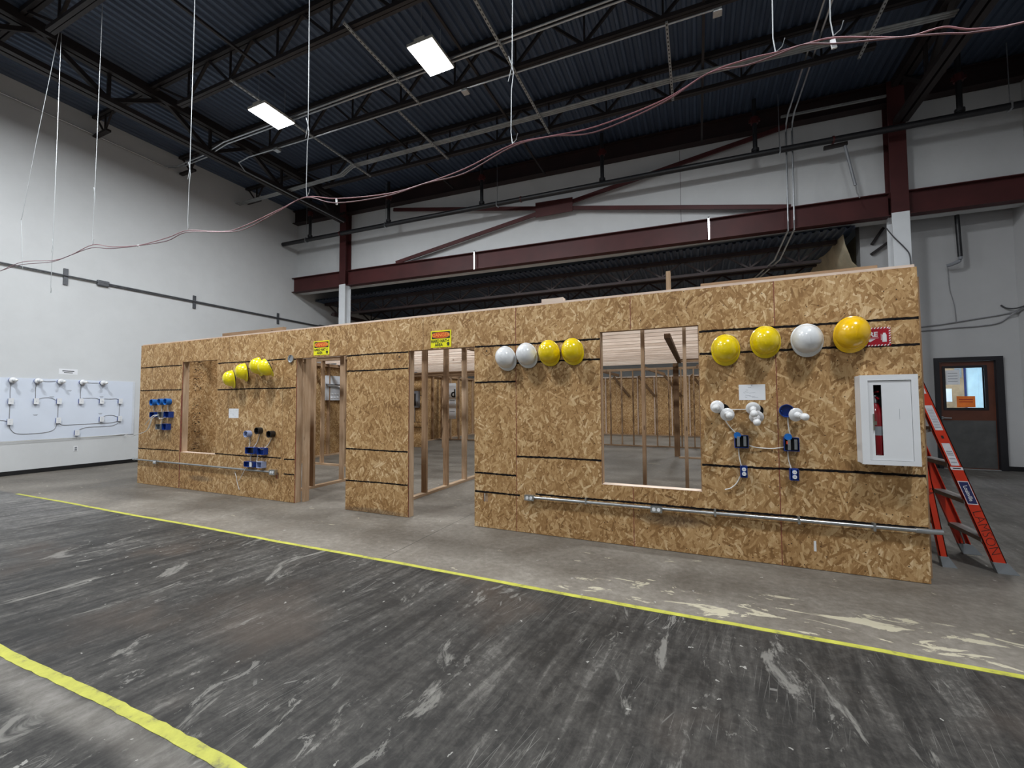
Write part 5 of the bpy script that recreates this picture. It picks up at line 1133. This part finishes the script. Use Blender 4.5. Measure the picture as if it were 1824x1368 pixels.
# lit office behind the door
m = MB(); m.box(3.9, 3.95, 11.82, 14.3, 0, 2.8); m.box(6.4, 6.45, 11.82, 14.3, 0, 2.8); m.box(3.95, 6.4, 14.3, 14.35, 0, 2.8); m.box(3.95, 6.4, 11.82, 14.3, 2.8, 2.85)
m.build('wall_office', 'room_blue', label='pale blue walls of the lit office behind the door window', cat='wall', kind='structure')
r = empty('notice_board', (5.75, 14.28, 1.2), 'cork notice board in the office seen through the door window', 'board'); MB().box(5.50, 6.12, 14.26, 14.3, 1.0, 2.35).build('cork', 'cork', r); MB().box(6.12, 6.16, 14.25, 14.3, 1.0, 2.38).build('frame', 'label_blue', r); MB().box(5.95, 6.08, 14.25, 14.26, 1.95, 2.25).build('pinned_sheet', 'grey_plastic', r); MB().box(5.62, 5.88, 14.25, 14.26, 1.35, 1.68).build('pinned_photo', 'enamel_panel', r)
r = empty('office_lamp', (5.1, 13.0, 2.74), 'ceiling lamp of the office behind the door', 'lamp'); MB().box(4.6, 5.6, 12.7, 13.3, 2.74, 2.79).build('housing', 'white_steel', r); MB().box(4.65, 5.55, 12.75, 13.25, 2.735, 2.74).build('lens', 'led_lens', r); area_lamp(r, (0, 0, -0.012), 0.9, 0.5, 55.0, PI)
# cables along the wall over the door
for k, (dz, nm) in enumerate(((0.0, 'upper'), (-0.07, 'lower'))):
    cable('wall_cable', [(4.0, 11.53, 2.92+dz), (4.3, 11.53, 2.925+dz*1.2), (4.6, 11.53, 2.95+dz*1.4), (4.85, 11.53, 2.98+dz*1.6), (5.2, 11.53, 3.03+dz*2.2), (5.5, 11.53, 3.07+dz*2.2), (5.68, 11.50, 3.11+dz*0.8), (5.77, 11.2, 3.16), (5.775, 9.5, 3.2)], 0.012, 'cable_grey', label='grey cable draped over the brown door, %s one' % nm, cat='cable')
cable('wall_cable', [(5.55, 11.53, 3.27), (5.62, 11.51, 3.2), (5.72, 11.4, 3.17), (5.775, 11.0, 3.2)], 0.014, 'cable_dark', label='short dark cable from the hole in the wall above the door', cat='cable')
cable('wall_cable', [(4.79, 11.53, 4.12), (4.80, 11.53, 3.7), (4.86, 11.53, 3.35), (4.88, 11.53, 2.99)], 0.007, 'cable_grey', label='thin cable hanging from the pipe elbow above the door', cat='cable')
cable('wall_cable', [(3.55, 10.70, 4.85), (3.66, 10.71, 4.66), (3.82, 10.71, 4.42), (3.90, 10.72, 4.25), (3.91, 10.72, 3.9)], 0.010, 'cable_dark', label='dark cable crossing the white base of the right column', cat='cable')
# cables sagging under the lower roof
cable('roof_cable', [(-10.6, 11.6, 4.25), (-9.8, 11.8, 4.02), (-9.0, 11.9, 3.92), (-8.2, 12.0, 4.0), (-7.2, 12.2, 4.15)], 0.02, 'cable_dark', label='thick black cable sagging beside the left column', cat='cable')
cable('roof_cable', [(-8.0, 12.0, 4.28), (-6.5, 12.0, 4.24), (-5.0, 12.05, 4.30), (-3.8, 12.1, 4.22), (-2.2, 12.1, 4.32), (-0.6, 12.1, 4.28), (0.8, 12.1, 4.36), (2.6, 12.1, 4.42)], 0.014, 'cable_grey', label='grey cable looping below the lower roof deck', cat='cable')
cable('roof_cable', [(-8.5, 12.4, 4.40), (-5.0, 12.4, 4.42), (-1.0, 12.4, 4.45), (2.8, 12.4, 4.5)], 0.016, 'cable_dark', label='dark cable bundle straight below the lower roof deck', cat='cable')
